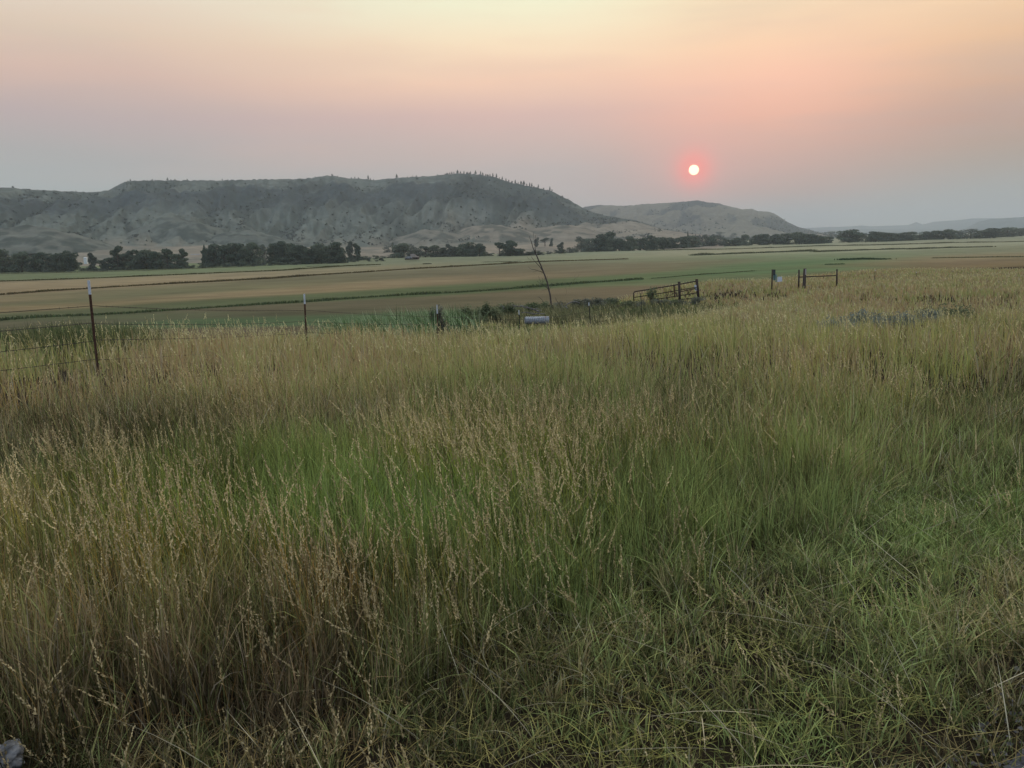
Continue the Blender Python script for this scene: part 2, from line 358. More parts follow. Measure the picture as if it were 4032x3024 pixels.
FC = [  # colour of the valley floor as seen, by place (px, py, r, g, b)
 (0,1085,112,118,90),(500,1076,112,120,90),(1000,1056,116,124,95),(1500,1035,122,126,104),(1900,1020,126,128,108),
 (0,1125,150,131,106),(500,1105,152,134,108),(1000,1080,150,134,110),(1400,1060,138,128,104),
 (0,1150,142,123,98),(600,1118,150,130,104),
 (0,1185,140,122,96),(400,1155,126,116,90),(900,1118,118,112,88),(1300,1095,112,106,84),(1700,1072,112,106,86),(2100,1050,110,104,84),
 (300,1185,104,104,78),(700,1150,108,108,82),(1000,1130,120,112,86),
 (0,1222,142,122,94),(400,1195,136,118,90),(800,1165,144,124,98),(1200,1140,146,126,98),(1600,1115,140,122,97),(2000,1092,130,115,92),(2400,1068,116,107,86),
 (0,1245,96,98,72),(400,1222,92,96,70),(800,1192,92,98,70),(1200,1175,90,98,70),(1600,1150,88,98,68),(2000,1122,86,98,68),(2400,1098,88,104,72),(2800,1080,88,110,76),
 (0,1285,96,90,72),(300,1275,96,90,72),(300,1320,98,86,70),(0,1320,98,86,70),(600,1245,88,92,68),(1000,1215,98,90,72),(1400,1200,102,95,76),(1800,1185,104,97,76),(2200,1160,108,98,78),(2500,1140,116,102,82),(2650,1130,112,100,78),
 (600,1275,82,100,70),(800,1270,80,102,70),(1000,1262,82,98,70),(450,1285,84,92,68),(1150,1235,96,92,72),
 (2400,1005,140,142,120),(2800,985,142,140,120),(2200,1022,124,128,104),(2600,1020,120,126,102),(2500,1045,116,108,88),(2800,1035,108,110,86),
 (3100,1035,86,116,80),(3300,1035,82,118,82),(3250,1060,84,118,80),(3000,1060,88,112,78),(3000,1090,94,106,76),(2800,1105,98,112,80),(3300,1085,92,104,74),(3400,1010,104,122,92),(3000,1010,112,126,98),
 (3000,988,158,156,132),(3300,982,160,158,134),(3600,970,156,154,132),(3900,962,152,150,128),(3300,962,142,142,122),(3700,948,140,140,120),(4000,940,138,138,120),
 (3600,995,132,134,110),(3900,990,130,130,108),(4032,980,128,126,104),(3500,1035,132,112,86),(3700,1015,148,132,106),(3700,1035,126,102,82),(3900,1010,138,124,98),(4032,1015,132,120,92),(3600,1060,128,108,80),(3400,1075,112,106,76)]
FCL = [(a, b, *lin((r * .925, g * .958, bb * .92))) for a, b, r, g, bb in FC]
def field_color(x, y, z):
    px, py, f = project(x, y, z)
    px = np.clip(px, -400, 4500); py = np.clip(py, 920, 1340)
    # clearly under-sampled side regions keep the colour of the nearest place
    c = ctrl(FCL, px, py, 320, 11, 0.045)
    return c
def build_ground():
    fine = np.radians(np.linspace(-44, 44, 560)); rest = np.radians(np.linspace(44, 316, 60))[1:-1]
    th = np.concatenate([fine, rest])
    r = np.concatenate([[0.0], np.geomspace(0.6, 40, 120), np.geomspace(40, 1200, 430)[1:], np.geomspace(1200, 13000, 50)[1:]])
    nr, nt_ = len(r), len(th)
    Rr, Th = np.meshgrid(r, th, indexing='ij')
    x = Rr * np.sin(Th); y = Rr * np.cos(Th); z = H(x, y)
    V = np.stack([x, y, z], -1).reshape(-1, 3)
    i = np.arange(nr - 1)[:, None]; j = np.arange(nt_)[None, :]; j2 = (j + 1) % nt_
    Fq = np.stack([(i * nt_ + j), (i * nt_ + j2), ((i + 1) * nt_ + j2), ((i + 1) * nt_ + j)], -1).reshape(-1, 4)[:, ::-1]
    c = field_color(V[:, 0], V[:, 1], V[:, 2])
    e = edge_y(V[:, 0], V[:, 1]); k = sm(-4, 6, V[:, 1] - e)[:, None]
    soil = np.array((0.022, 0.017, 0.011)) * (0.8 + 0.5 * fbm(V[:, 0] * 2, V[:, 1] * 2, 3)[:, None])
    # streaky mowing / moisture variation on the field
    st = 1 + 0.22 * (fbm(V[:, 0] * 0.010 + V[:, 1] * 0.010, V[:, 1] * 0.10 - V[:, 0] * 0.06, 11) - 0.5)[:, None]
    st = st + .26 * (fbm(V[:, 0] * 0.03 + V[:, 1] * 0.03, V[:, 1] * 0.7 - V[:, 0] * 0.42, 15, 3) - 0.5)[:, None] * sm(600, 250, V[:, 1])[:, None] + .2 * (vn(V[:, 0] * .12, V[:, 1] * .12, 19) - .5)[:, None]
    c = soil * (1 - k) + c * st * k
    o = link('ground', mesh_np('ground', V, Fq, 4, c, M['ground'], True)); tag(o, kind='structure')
build_ground()

# ------------------------------------------------------------------ hills
def prof(points):
    A = np.array([azel(*p) for p in points]); return A[:, 0], A[:, 1]
def tube_noise(a, k, s): return fbm(a * k, a * 0 + s * 3.3, s)
class Hill:
    pass
def build_hill(name, crest, base, Rc, Rb, ncol, nrow, shear, spur, colfun, bench=None, apron=None, tail=0.25, azr=None, amp=1.0):
    ca, ce = prof(crest); ba, be = prof(base)
    az = np.linspace(azr[0] if azr else ca[0], azr[1] if azr else ca[-1], ncol)
    Ec = np.interp(az, ca, ce); Eb = np.interp(az, ba, be)
    # rough skyline
    Ec = Ec + (fbm(az * 300, az * 0, 21, 3) - 0.5) * 0.0022 * np.clip((Ec - Eb) / 0.05, 0, 1)
    rc = np.interp(az, [p[0] for p in Rc], [p[1] for p in Rc]) if not np.isscalar(Rc) else np.full(ncol, Rc)
    rb = np.interp(az, [p[0] for p in Rb], [p[1] for p in Rb]) if not np.isscalar(Rb) else np.full(ncol, Rb)
    v = np.concatenate([np.linspace(-0.35, 0, 14)[:-1] if apron else np.array([-0.05]), np.linspace(0, 1, nrow), 1 + np.array([0.03, 0.08, 0.15, 0.3, 0.6])])
    Vv, A = np.meshgrid(v, az, indexing='ij')
    vc = np.clip(Vv, 0, 1)
    p = prof_shape(vc, bench)
    E = Eb + (Ec - Eb) * p
    Rr = rb + (rc - rb) * vc
    Z = ZC + Rr * np.tan(E)
    # spurs and gullies running downhill
    s = fbm(A * spur + vc * shear + 0.35 * fbm(A * 25, vc * 3, 31), vc * 1.3, 5, 4)
    s2 = fbm(A * spur * 3.1 + vc * shear * 2.4, vc * 4, 9, 3)
    rid = 1 - np.abs(2 * s - 1) * 2.2; rid2 = 1 - np.abs(2 * s2 - 1) * 2
    env = np.clip(vc * (1 - vc) * 4, 0, 1) ** 0.8
    hgt = (rc * (Ec - Eb))[None, :]
    Z = Z + hgt * amp * env * (0.20 * (rid - 0.5) + 0.09 * (rid2 - 0.5) + 0.025 * (fbm(A * 400, vc * 40, 14) - .5))
    if apron:
        t = np.clip(-Vv / 0.35, 0, 1)
        Rr = np.where(Vv < 0, rb + (apron - rb) * t, Rr)
        Z = np.where(Vv < 0, (ZC + rb * np.tan(Eb)) * (1 - t) ** 1.3 + (FIELD - 0.6) * (1 - (1 - t) ** 1.3) + (fbm(A * 60, t * 4, 8) - .5) * 3 * np.sin(t * PI), Z)
    else:
        Z = np.where(Vv < 0, FIELD - 3, Z)
    back = np.clip(Vv - 1, 0, 1)
    Rr = Rr * (1 + back * 1.2); Z = Z - back * (Z - FIELD + 6) * 1.75 * (back > 0)
    Xw = Rr * np.sin(A); Yw = Rr * np.cos(A)
    V = np.stack([Xw, Yw, Z], -1)
    nv, na = Vv.shape
    i = np.arange(nv - 1)[:, None]; j = np.arange(na - 1)[None, :]
    Fq = np.stack([i * na + j, i * na + j + 1, (i + 1) * na + j + 1, (i + 1) * na + j], -1).reshape(-1, 4)
    c = colfun(A, Vv, rid, rid2, V)
    o = link(name, mesh_np(name, V.reshape(-1, 3), Fq, 4, c.reshape(-1, 3), M['hill'], True)); tag(o, kind='structure')
    h = Hill(); h.az = az; h.v = v; h.V = V; h.rid = rid
    h.px, h.py, _ = project(Xw, Yw, Z); return h
def prof_shape(v, bench):
    if not bench: return v ** 0.85
    return np.interp(v, [0, 0.25, 0.5, 0.72, 0.80, 0.90, 1.0], [0, 0.24, 0.52, 0.80, 0.84, 0.90, 1.0])

CREST1 = [(-700,700),(-300,715),(0,737),(149,747),(298,755),(368,758),(428,749),(463,730),(490,715),(522,712),(696,710),(871,710),(945,707),(1050,706),(1199,703),(1249,697),(1288,691),(1318,693),(1358,701),(1428,703),(1477,709),(1527,703),(1597,698),(1696,694),(1746,688),(1796,683),(1870,685),(1945,697),(2000,716),(2080,733),(2119,739),(2174,754),(2209,772),(2239,784),(2264,801),(2293,816),(2323,831),(2373,846),(2448,859),(2497,866),(2547,881),(2597,896),(2647,906),(2721,918),(2850,932)]
BASE1 = [(-700,990),(0,978),(200,976),(380,964),(500,967),(700,969),(850,962),(1000,967),(1200,972),(1500,972),(1700,962),(1850,952),(2100,957),(2300,948),(2500,942),(2850,936)]
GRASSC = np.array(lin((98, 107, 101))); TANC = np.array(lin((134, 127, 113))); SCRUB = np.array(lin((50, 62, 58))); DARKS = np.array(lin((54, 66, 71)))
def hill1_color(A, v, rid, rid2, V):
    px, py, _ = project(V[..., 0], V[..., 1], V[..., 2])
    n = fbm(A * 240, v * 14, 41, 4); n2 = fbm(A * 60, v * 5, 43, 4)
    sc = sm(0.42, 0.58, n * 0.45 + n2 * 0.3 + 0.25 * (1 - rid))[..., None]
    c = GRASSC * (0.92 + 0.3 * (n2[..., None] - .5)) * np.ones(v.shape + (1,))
    # darker tone on the steep face under the bench
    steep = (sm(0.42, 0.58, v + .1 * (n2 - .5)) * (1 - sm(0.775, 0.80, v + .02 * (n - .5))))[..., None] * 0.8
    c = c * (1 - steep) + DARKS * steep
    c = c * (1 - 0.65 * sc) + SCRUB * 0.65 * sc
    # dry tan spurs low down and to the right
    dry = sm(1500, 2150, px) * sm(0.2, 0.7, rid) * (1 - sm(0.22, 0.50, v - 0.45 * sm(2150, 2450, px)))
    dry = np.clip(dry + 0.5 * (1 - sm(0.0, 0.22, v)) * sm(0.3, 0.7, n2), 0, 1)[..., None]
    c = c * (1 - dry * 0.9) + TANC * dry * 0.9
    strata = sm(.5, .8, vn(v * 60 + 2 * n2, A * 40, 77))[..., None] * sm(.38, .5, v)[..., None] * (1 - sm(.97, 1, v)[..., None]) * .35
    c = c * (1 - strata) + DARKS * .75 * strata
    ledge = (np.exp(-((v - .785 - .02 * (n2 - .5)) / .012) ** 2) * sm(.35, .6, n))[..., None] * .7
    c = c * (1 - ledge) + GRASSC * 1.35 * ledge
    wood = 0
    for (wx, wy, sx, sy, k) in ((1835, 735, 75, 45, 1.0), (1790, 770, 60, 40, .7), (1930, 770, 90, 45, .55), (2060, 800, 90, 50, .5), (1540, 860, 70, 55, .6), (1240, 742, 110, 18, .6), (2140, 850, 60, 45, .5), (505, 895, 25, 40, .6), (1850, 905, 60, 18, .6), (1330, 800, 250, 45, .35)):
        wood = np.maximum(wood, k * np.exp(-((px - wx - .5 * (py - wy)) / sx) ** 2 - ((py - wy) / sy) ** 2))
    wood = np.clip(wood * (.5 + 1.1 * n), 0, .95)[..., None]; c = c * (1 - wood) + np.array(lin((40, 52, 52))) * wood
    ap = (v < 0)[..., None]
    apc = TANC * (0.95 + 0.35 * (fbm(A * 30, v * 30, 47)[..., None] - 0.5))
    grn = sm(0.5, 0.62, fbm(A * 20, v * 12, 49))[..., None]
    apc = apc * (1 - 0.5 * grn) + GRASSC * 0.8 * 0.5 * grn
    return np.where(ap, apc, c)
a = lambda px: azel(px, 900)[0]
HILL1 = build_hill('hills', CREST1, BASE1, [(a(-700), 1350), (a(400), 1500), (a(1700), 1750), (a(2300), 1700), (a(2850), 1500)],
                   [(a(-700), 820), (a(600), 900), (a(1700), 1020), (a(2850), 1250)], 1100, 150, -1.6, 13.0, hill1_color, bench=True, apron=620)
def mound(name, pk, w, hpx, Rm, tan=0.6, seed=1):
    """a low foothill standing in front of the ridge"""
    px, py = pk; azc, el = azel(px, py); n = 70
    u = np.linspace(-1, 1, n); U, S = np.meshgrid(u, u, indexing='ij')
    wm = w / F * Rm
    xx = U * wm; yy = S * wm * 1.3
    base_z = ZC + Rm * math.tan(azel(px, py + hpx)[1]); top = hpx / F * Rm
    rr = np.sqrt(U ** 2 + S ** 2)
    zz = base_z - 6 + (top + 6) * np.clip(1 - rr ** 1.6, -0.3, 1) * (0.85 + 0.3 * (fbm(U * 3 + seed, S * 3, seed) - 0.5)) + (fbm(U * 8, S * 8, seed + 3) - 0.5) * top * 0.15
    cx, cy = Rm * math.sin(azc), Rm * math.cos(azc); ca, sa = math.cos(-azc), math.sin(-azc)
    Xw = cx + xx * ca - yy * sa; Yw = cy + xx * sa + yy * ca
    V = np.stack([Xw, Yw, zz], -1).reshape(-1, 3)
    i = np.arange(n - 1)[:, None]; j = np.arange(n - 1)[None, :]
    Fq = np.stack([i * n + j, (i + 1) * n + j, (i + 1) * n + j + 1, i * n + j + 1], -1).reshape(-1, 4)
    nn = fbm(U * 9, S * 9, seed + 9)[..., None]; sc = sm(0.45, 0.6, nn)
    c = (GRASSC * (1 - tan) + TANC * tan) * (0.9 + 0.3 * (nn - .5)); c = c * (1 - .7 * sc) + SCRUB * .7 * sc
    o = link(name, mesh_np(name, V, Fq, 4, c.reshape(-1, 3), M['hill'], True)); tag(o, kind='structure'); return o
mound('hills', (90, 890), 330, 86, 900, 0.22, 1)
mound('hills', (690, 850), 280, 116, 1050, 0.1, 2)
mound('hills', (960, 897), 240, 70, 1000, 0.1, 3)
mound('hills', (1690, 893), 230, 66, 1130, 0.6, 4)
mound('hills', (1915, 876), 300, 76, 1200, 0.85, 5)
mound('hills', (2180, 885), 330, 62, 1250, 0.9, 6)

CREST2 = [(2100,840),(2200,828),(2293,816),(2348,807),(2423,809),(2497,808),(2547,803),(2622,799),(2696,793),(2756,789),(2776,796),(2821,799),(2871,811),(2920,824),(2960,822),(2985,831),(3030,834),(3055,844),(3101,874),(3141,893),(3181,903),(3230,916),(3300,926)]
BASE2 = [(2100,948),(2700,938),(3300,928)]
def hill2_color(A, v, rid, rid2, V):
    n2 = fbm(A * 110, v * 7, 53, 4)[..., None]; r = rid[..., None]
    c = (TANC * .55 + GRASSC * .35) * (0.85 + 0.3 * (n2 - .5)); sc = sm(0.38, 0.58, n2 * 0.6 + 0.4 * (1 - r)) * sm(0.15, 0.5, v)[..., None]
    return c * (1 - 0.85 * sc) + DARKS * .8 * 0.85 * sc
HILL2 = build_hill('hills', CREST2, BASE2, 3300.0, 2200.0, 420, 80, -1.2, 16.0, hill2_color)
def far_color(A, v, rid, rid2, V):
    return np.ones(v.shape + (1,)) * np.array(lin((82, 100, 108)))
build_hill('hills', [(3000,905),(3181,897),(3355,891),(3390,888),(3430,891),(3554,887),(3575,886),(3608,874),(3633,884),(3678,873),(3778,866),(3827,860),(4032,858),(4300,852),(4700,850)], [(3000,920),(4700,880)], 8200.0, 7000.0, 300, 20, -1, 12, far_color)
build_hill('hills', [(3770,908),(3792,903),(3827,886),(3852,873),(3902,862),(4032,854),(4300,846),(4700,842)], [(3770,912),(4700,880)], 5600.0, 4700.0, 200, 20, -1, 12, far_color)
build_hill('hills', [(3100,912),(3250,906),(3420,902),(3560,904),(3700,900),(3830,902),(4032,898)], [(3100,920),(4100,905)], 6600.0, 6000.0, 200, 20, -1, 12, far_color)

def on_hill(h, px, py):
    """world point of the hill surface seen at a pixel"""
    d = (h.px - px) ** 2 + (h.py - py) ** 2
    nn = (h.v >= 0) & (h.v <= 1); d = np.where(nn[:, None], d, 1e12)
    i = np.unravel_index(np.argmin(d), d.shape); return h.V[i]
def crest_at(h, px):
    k = np.argmin(np.abs(h.v - 1.0)); j = np.argmin(np.abs(h.px[k] - px)); return h.V[k, j]

# ------------------------------------------------------------------ foliage builders
def leaves(C, size, rng, flat=0.0):
    """quads of random orientation round centres C"""
    n = len(C); d = rng.normal(size=(n, 3)); d /= np.linalg.norm(d, axis=1, keepdims=True)
    q = rng.normal(size=(n, 3)); a = np.cross(d, q); a /= np.linalg.norm(a, axis=1, keepdims=True); b = np.cross(d, a)
    s = (size * (0.6 + 0.8 * rng.random(n)))[:, None]
    V = np.stack([C - a * s, C - b * s * .6, C + a * s, C + b * s * .6], 1).reshape(-1, 3)
    return V, np.arange(n * 4).reshape(n, 4)
def crown_mesh(name, mat, seed, lobes=9, n=2200, leaf=0.03, shape='round', low=0.03):
    """crown in a unit box: width 1, height 1, base at 0"""
    rng = np.random.default_rng(seed); C = []
    L = []
    for k in range(lobes):
        if shape == 'round':
            h = rng.uniform(low + 0.1, 0.86); wmax = 0.37 * math.sin(PI * min(1, max(0.30, (h - low + .25) / (1.27 - low)))) ** 0.5
            a_ = rng.uniform(0, 2 * PI); rr = rng.uniform(0.25, 1) * wmax; rad = rng.uniform(0.13, 0.22)
        elif shape == 'tall':
            h = low + 0.1 + (0.85 - low) * (k + 0.5) / lobes; a_ = rng.uniform(0, 2 * PI); rr = rng.uniform(0, 0.26); rad = rng.uniform(0.10, 0.19)
        else:
            h = rng.uniform(0.62, 0.86); a_ = rng.uniform(0, 2 * PI); rr = rng.uniform(0.0, 0.34); rad = rng.uniform(0.10, 0.18)
        L.append((rr * math.cos(a_), rr * math.sin(a_), h, rad, rad * rng.uniform(0.45, 0.75)))
    if shape != 'umbrella':
        L.append((0, 0, 0.5, 0.26, 0.34))
        for k in range(4 if shape == 'round' else 3): L.append((rng.uniform(-.3, .3) * (.5 if shape == 'tall' else 1), rng.uniform(-.3, .3) * (.5 if shape == 'tall' else 1), rng.uniform(.06, .24), rng.uniform(.13, .2), rng.uniform(.12, .2)))
    for (cx, cy, cz, rx, rz) in L:
        k = int(n / len(L)); d = rng.normal(size=(k, 3)); d /= np.linalg.norm(d, axis=1, keepdims=True)
        rad = (0.45 + 0.6 * rng.random(k) ** 0.6)[:, None]
        C.append(np.array([cx, cy, cz]) + d * rad * np.array([rx, rx, rz]))
    C = np.concatenate(C); C = C[(C[:, 2] > 0.02) & (C[:, 2] < 1.03)]
    V, Fq = leaves(C, leaf, rng); return mesh_np(name, V, Fq, 4, None, mat)
def trunk_mesh(name, mat, seed, low=0.3):
    rng = random.Random(seed); b = MB()
    b.tube([(0, 0, -0.02), (0.01, 0, low), (rng.uniform(-.05, .05), 0.02, 0.7)], [0.035, 0.026, 0.01], 7)
    for k in range(5):
        a_ = rng.uniform(0, 2 * PI); h = rng.uniform(low * .7, 0.6); r = rng.uniform(0.2, 0.34)
        b.tube([(0, 0, h), (math.cos(a_) * r * .5, math.sin(a_) * r * .5, h + .1), (math.cos(a_) * r, math.sin(a_) * r, h + .24)], [0.016, 0.010, 0.004], 5)
    return b.mesh(name, mat, True)
def mesh_spire():
    rng = np.random.default_rng(91); n = 1500; h = rng.random(n) ** .8; a_ = rng.random(n) * 2 * PI; r = (1 - h) ** .8 * .46 * rng.random(n) ** .4
    V, Fq = leaves(np.stack([r * np.cos(a_), r * np.sin(a_), .02 + .97 * h], 1), .05, rng); return mesh_np('crown', V, Fq, 4, None, M['leafA'])
CROWNS = {'round': [crown_mesh('crown', M['leafA'], s, 15 + s % 4, 3600, 0.036) for s in (1, 2, 3, 4)] + [crown_mesh('crown', M['leafB'], 5, 15, 3400, 0.036)],
          'low': [crown_mesh('crown', M['leafA'], s, 17, 3600, 0.036, low=-0.1) for s in (11, 12)] + [crown_mesh('crown', M['leafB'], 13, 16, 3400, 0.036, low=-0.1)],
          'tall': [crown_mesh('crown', M['leafA'], s, 9, 1800, 0.05, 'tall') for s in (21, 22)] + [crown_mesh('crown', M['leafC'], 23, 9, 1700, 0.05, 'tall')],
          'umbrella': [crown_mesh('crown', M['leafA'], s, 6, 1100, 0.04, 'umbrella') for s in (31, 32)],
          'grey': [crown_mesh('crown', M['leafC'], s, 9, 1500, 0.032) for s in (41, 42)]}
CROWNS['spire'] = [mesh_spire()]
TRUNKS = {k: [trunk_mesh('trunk', M['bark'], 50 + i, 0.2 if k != 'umbrella' else 0.5) for i in range(2)] for k in CROWNS}
ORD = ['leftmost', 'second', 'third', 'fourth', 'fifth', 'sixth', 'seventh', 'eighth', 'ninth', 'tenth', 'eleventh', 'twelfth', 'thirteenth', 'fourteenth', 'fifteenth', 'sixteenth', 'seventeenth', 'eighteenth', 'nineteenth', 'twentieth', '21st', '22nd', '23rd', '24th', '25th', '26th', '27th', '28th', '29th', '30th', '31st', '32nd', '33rd', '34th', '35th', '36th', '37th', '38th', '39th', '40th', '41st', '42nd', '43rd', '44th', '45th', '46th', '47th', '48th', '49th', '50th', '51st', '52nd', '53rd', '54th', '55th', '56th', '57th', '58th', '59th', '60th']
def ordl(i, what): return ('leftmost ' + what) if i == 0 else f'{ORD[i]} {what} from the left'

TREES = [ # px, base, top, width, shape, distance (None = from the base line)
 (-60,1078,985,90,'low',0),(18,1074,982,80,'low',0),(88,1073,988,74,'round',0),(140,1072,1000,66,'low',0),(186,1071,990,66,'round',0),(246,1070,992,64,'low',0),(281,1069,984,62,'round',0),
 (368,1066,997,46,'tall',0),
 (430,1064,1012,70,'low',0),(467,1063,968,62,'umbrella',0),(474,1062,996,70,'low',0),(516,1062,984,72,'umbrella',0),(540,1062,1000,60,'low',0),(590,1060,980,100,'round',0),(618,1060,986,62,'low',0),(662,1059,979,58,'umbrella',0),(700,1058,1000,64,'low',0),(724,1057,979,56,'umbrella',0),
 (810,1052,968,30,'spire',0),(843,1050,960,86,'low',0),(886,1049,956,78,'round',0),(926,1048,953,80,'low',0),(966,1047,966,60,'round',0),(996,1046,956,76,'low',0),(1040,1044,966,34,'tall',760),(1062,1044,980,24,'tall',760),
 (1095,1042,946,78,'round',0),(1134,1041,956,80,'round',0),(1165,1041,984,104,'low',0),(1192,1040,962,84,'round',0),(1222,1040,975,70,'low',0),(1266,1039,955,84,'round',0),(1300,1038,980,80,'low',0),(1322,1037,952,84,'low',0),(1345,1037,990,50,'low',0),
 (1379,1031,952,40,'tall',0),(1408,1030,962,44,'tall',0),(1525,1000,966,42,'grey',760),(1549,1000,956,20,'tall',760),
 (1580,1016,955,84,'round',0),(1620,1014,964,50,'grey',0),(1650,1014,976,62,'grey',0),(1676,1014,968,58,'umbrella',0),(1716,1013,966,66,'low',0),(1744,1012,974,54,'low',0),(1776,1012,962,44,'tall',0),(1798,1011,970,46,'low',0),(1834,1011,952,76,'round',0),(1860,1011,980,50,'low',0),(1888,1010,954,56,'round',0),
 (1967,1009,954,48,'umbrella',0),(2010,1008,944,74,'round',0),(2050,1007,978,60,'low',0),(2086,1006,990,48,'low',0),
 (2112,968,936,24,'tall',900),(2146,970,936,44,'umbrella',900),(2172,972,940,20,'tall',900),
 (2206,998,955,34,'tall',0),(2243,996,974,34,'grey',0),
 (2288,992,928,60,'grey',0),(2322,992,944,60,'grey',0),(2348,991,936,58,'low',0),(2382,990,912,84,'round',0),(2404,990,938,52,'low',0),(2438,989,934,62,'round',0),(2477,988,932,58,'low',0),(2522,986,934,64,'round',0),(2572,984,926,56,'low',0),(2612,982,932,58,'round',0),(2646,980,934,58,'low',0),(2684,978,927,64,'round',0),(2708,977,914,14,'spire',0),(2731,976,929,54,'low',0),(2766,974,922,60,'grey',0),(2796,973,928,50,'round',0),(2836,971,926,58,'grey',0),(2856,970,938,38,'low',0),
 (2830,938,912,46,'grey',1900),(2889,940,917,30,'grey',1900),
 (2896,969,935,56,'round',0),(2930,967,924,44,'low',0),(2957,966,942,22,'tall',0),(2990,965,920,54,'round',0),(3020,964,919,48,'low',0),(3054,963,920,48,'round',0),(3089,963,917,60,'low',0),(3146,962,912,88,'round',0),(3184,961,919,60,'low',0),(3225,960,925,70,'low',0),(3256,958,931,50,'low',0),
 (3275,935,911,58,'grey',1700),
 (3345,955,902,104,'round',0),(3408,953,918,40,'grey',0),(3449,953,907,72,'round',0),(3486,951,915,56,'low',0),(3516,950,918,52,'low',0),(3549,949,912,62,'round',0),(3584,948,913,58,'low',0),(3618,946,922,48,'low',0),(3648,945,908,58,'round',0),(3693,944,906,68,'low',0),(3742,943,901,72,'round',0),(3774,941,911,50,'grey',0),(3822,940,901,78,'grey',0),(3860,939,908,60,'low',0),(3896,938,897,88,'round',0),(3966,933,896,84,'low',0),(4016,930,897,70,'round',0),(4070,928,894,80,'round',0)]
CLUST = [(-999, 330, 'grove at the left edge'), (330, 400, 'gap by the white shed'), (400, 790, 'row left of the grey farm building'), (790, 1075, 'grove right of the grey farm building'),
         (1075, 1360, 'dark grove left of centre'), (1360, 1560, 'sparse stand left of the farmhouse'), (1560, 1905, 'row behind the farmhouse'), (1905, 2100, 'stand left of the dead tree'),
         (2100, 2260, 'stand right of the dead tree'), (2260, 2870, 'long belt below the sun'), (2870, 3265, 'belt below the hill tail'), (3265, 3460, 'groves right of the hill tail'), (3460, 9999, 'belt under the blue hills')]
LOOK = {'round': 'broad rounded tree', 'low': 'bushy low-leafed tree', 'tall': 'narrow upright tree', 'spire': 'narrow pointed conifer', 'umbrella': 'open-topped tree', 'grey': 'pale hazy tree'}
r2 = random.Random(21)
for (a0, a1, st_) in ((20, 320, 44), (420, 760, 50), (850, 1060, 46), (1100, 1350, 50), (1570, 1900, 46), (2300, 2860, 50), (2900, 3240, 60), (3320, 4040, 58)):
    for q in range(a0, a1, st_):
        px = q + r2.uniform(-14, 14); near = [t for t in TREES if abs(t[0] - px) < 60]; tt = np.mean([t[2] for t in near]); bb = np.mean([t[1] for t in near])
        TREES.append((px, bb - 3.5, tt + r2.uniform(-2, 16), r2.uniform(44, 66), r2.choice(['grey', 'low', 'grey']), 0))
cnt = {}
for k, (px, by, ty, w, shp, dist) in enumerate(sorted(TREES)):
    if dist: p = pt(px, by, dist); d = dist; p[2] = max(p[2], FIELD) - 1.0; hpx = project(*p)[1] - ty
    else: p = gpt(px, by, FIELD); d = p[1]; hpx = by - ty
    h = hpx / F * d * 1.02; wd = w / F * d * 1.22
    cn = [c for c in CLUST if c[0] <= px < c[1]][0][2]; key = cn; i = cnt.get(key, 0); cnt[key] = i + 1
    t = empty('valley_tree', p, f'{LOOK[shp]}, {ordl(i, "tree")} in {cn}', 'tree', 'trees along the valley floor')
    cm_ = CROWNS[shp][k % len(CROWNS[shp])]; tm = TRUNKS[shp][k % 2]
    rz = random.uniform(0, 6.28)
    for nm, me in (('crown', cm_), ('trunk', tm)):
        o = bpy.data.objects.new(nm, me); COL.objects.link(o); o.parent = t; o.scale = (wd, wd, h); o.rotation_euler = (0, 0, rz)

# low scrub at the foot of the valley trees
SHRUBM = [crown_mesh('shrub', M['leafA'], 61, 9, 700, 0.055, low=-0.1), crown_mesh('shrub', M['leafB'], 62, 9, 700, 0.055, low=-0.1), crown_mesh('shrub', M['leafC'], 63, 8, 650, 0.055, low=-0.1)]
SH = []
rr = random.Random(5)
baseline = [(0,1074),(300,1069),(550,1061),(760,1056),(1200,1041),(1560,1016),(2100,1006),(2300,992),(2850,970),(3260,958),(4032,928)]
bl = lambda px: np.interp(px, [b[0] for b in baseline], [b[1] for b in baseline])
for px in list(range(-20, 800, 26)) + list(range(800, 1360, 40)) + list(range(1380, 1520, 26)) + list(range(1540, 2120, 36)) + list(range(2130, 2300, 28)) + list(range(2320, 4060, 62)):
    q = px + rr.uniform(-10, 10); SH.append((q, bl(q) + rr.uniform(-1.5, 1.0), rr.uniform(10, 22) * (1 if px < 2300 else 0.55), rr.uniform(34, 62) * (1 if px < 2300 else .75)))
SH += [(1453, 1030, 14, 24), (1482, 1030, 9, 20), (1502, 1029, 16, 36), (1393, 1033, 16, 22)]
names = ['below the left-edge grove', 'between white shed and grey building', 'below the middle groves', 'near the brown farmhouse', 'right of the dead tree', 'below the sun belt', 'along the right belt']
lim = [330, 790, 1360, 2100, 2310, 2870, 9999]; cnt = {}
for k, (px, by, hp, w) in enumerate(sorted(SH)):
    p = gpt(px, by, FIELD); d = p[1]; q = names[[i for i, l in enumerate(lim) if px < l][0]]; i = cnt.get(q, 0); cnt[q] = i + 1
    me = SHRUBM[(k * 7) % 3]; o = bpy.data.objects.new('valley_shrub', me); COL.objects.link(o); o.location = tuple(p); o.scale = (w / F * d, w / F * d, hp / F * d); o.rotation_euler = (0, 0, rr.uniform(0, 6))
    tag(o, f'low dark shrub, {ordl(i, "shrub")} {q}', 'shrub', 'shrubs at the foot of the valley trees')

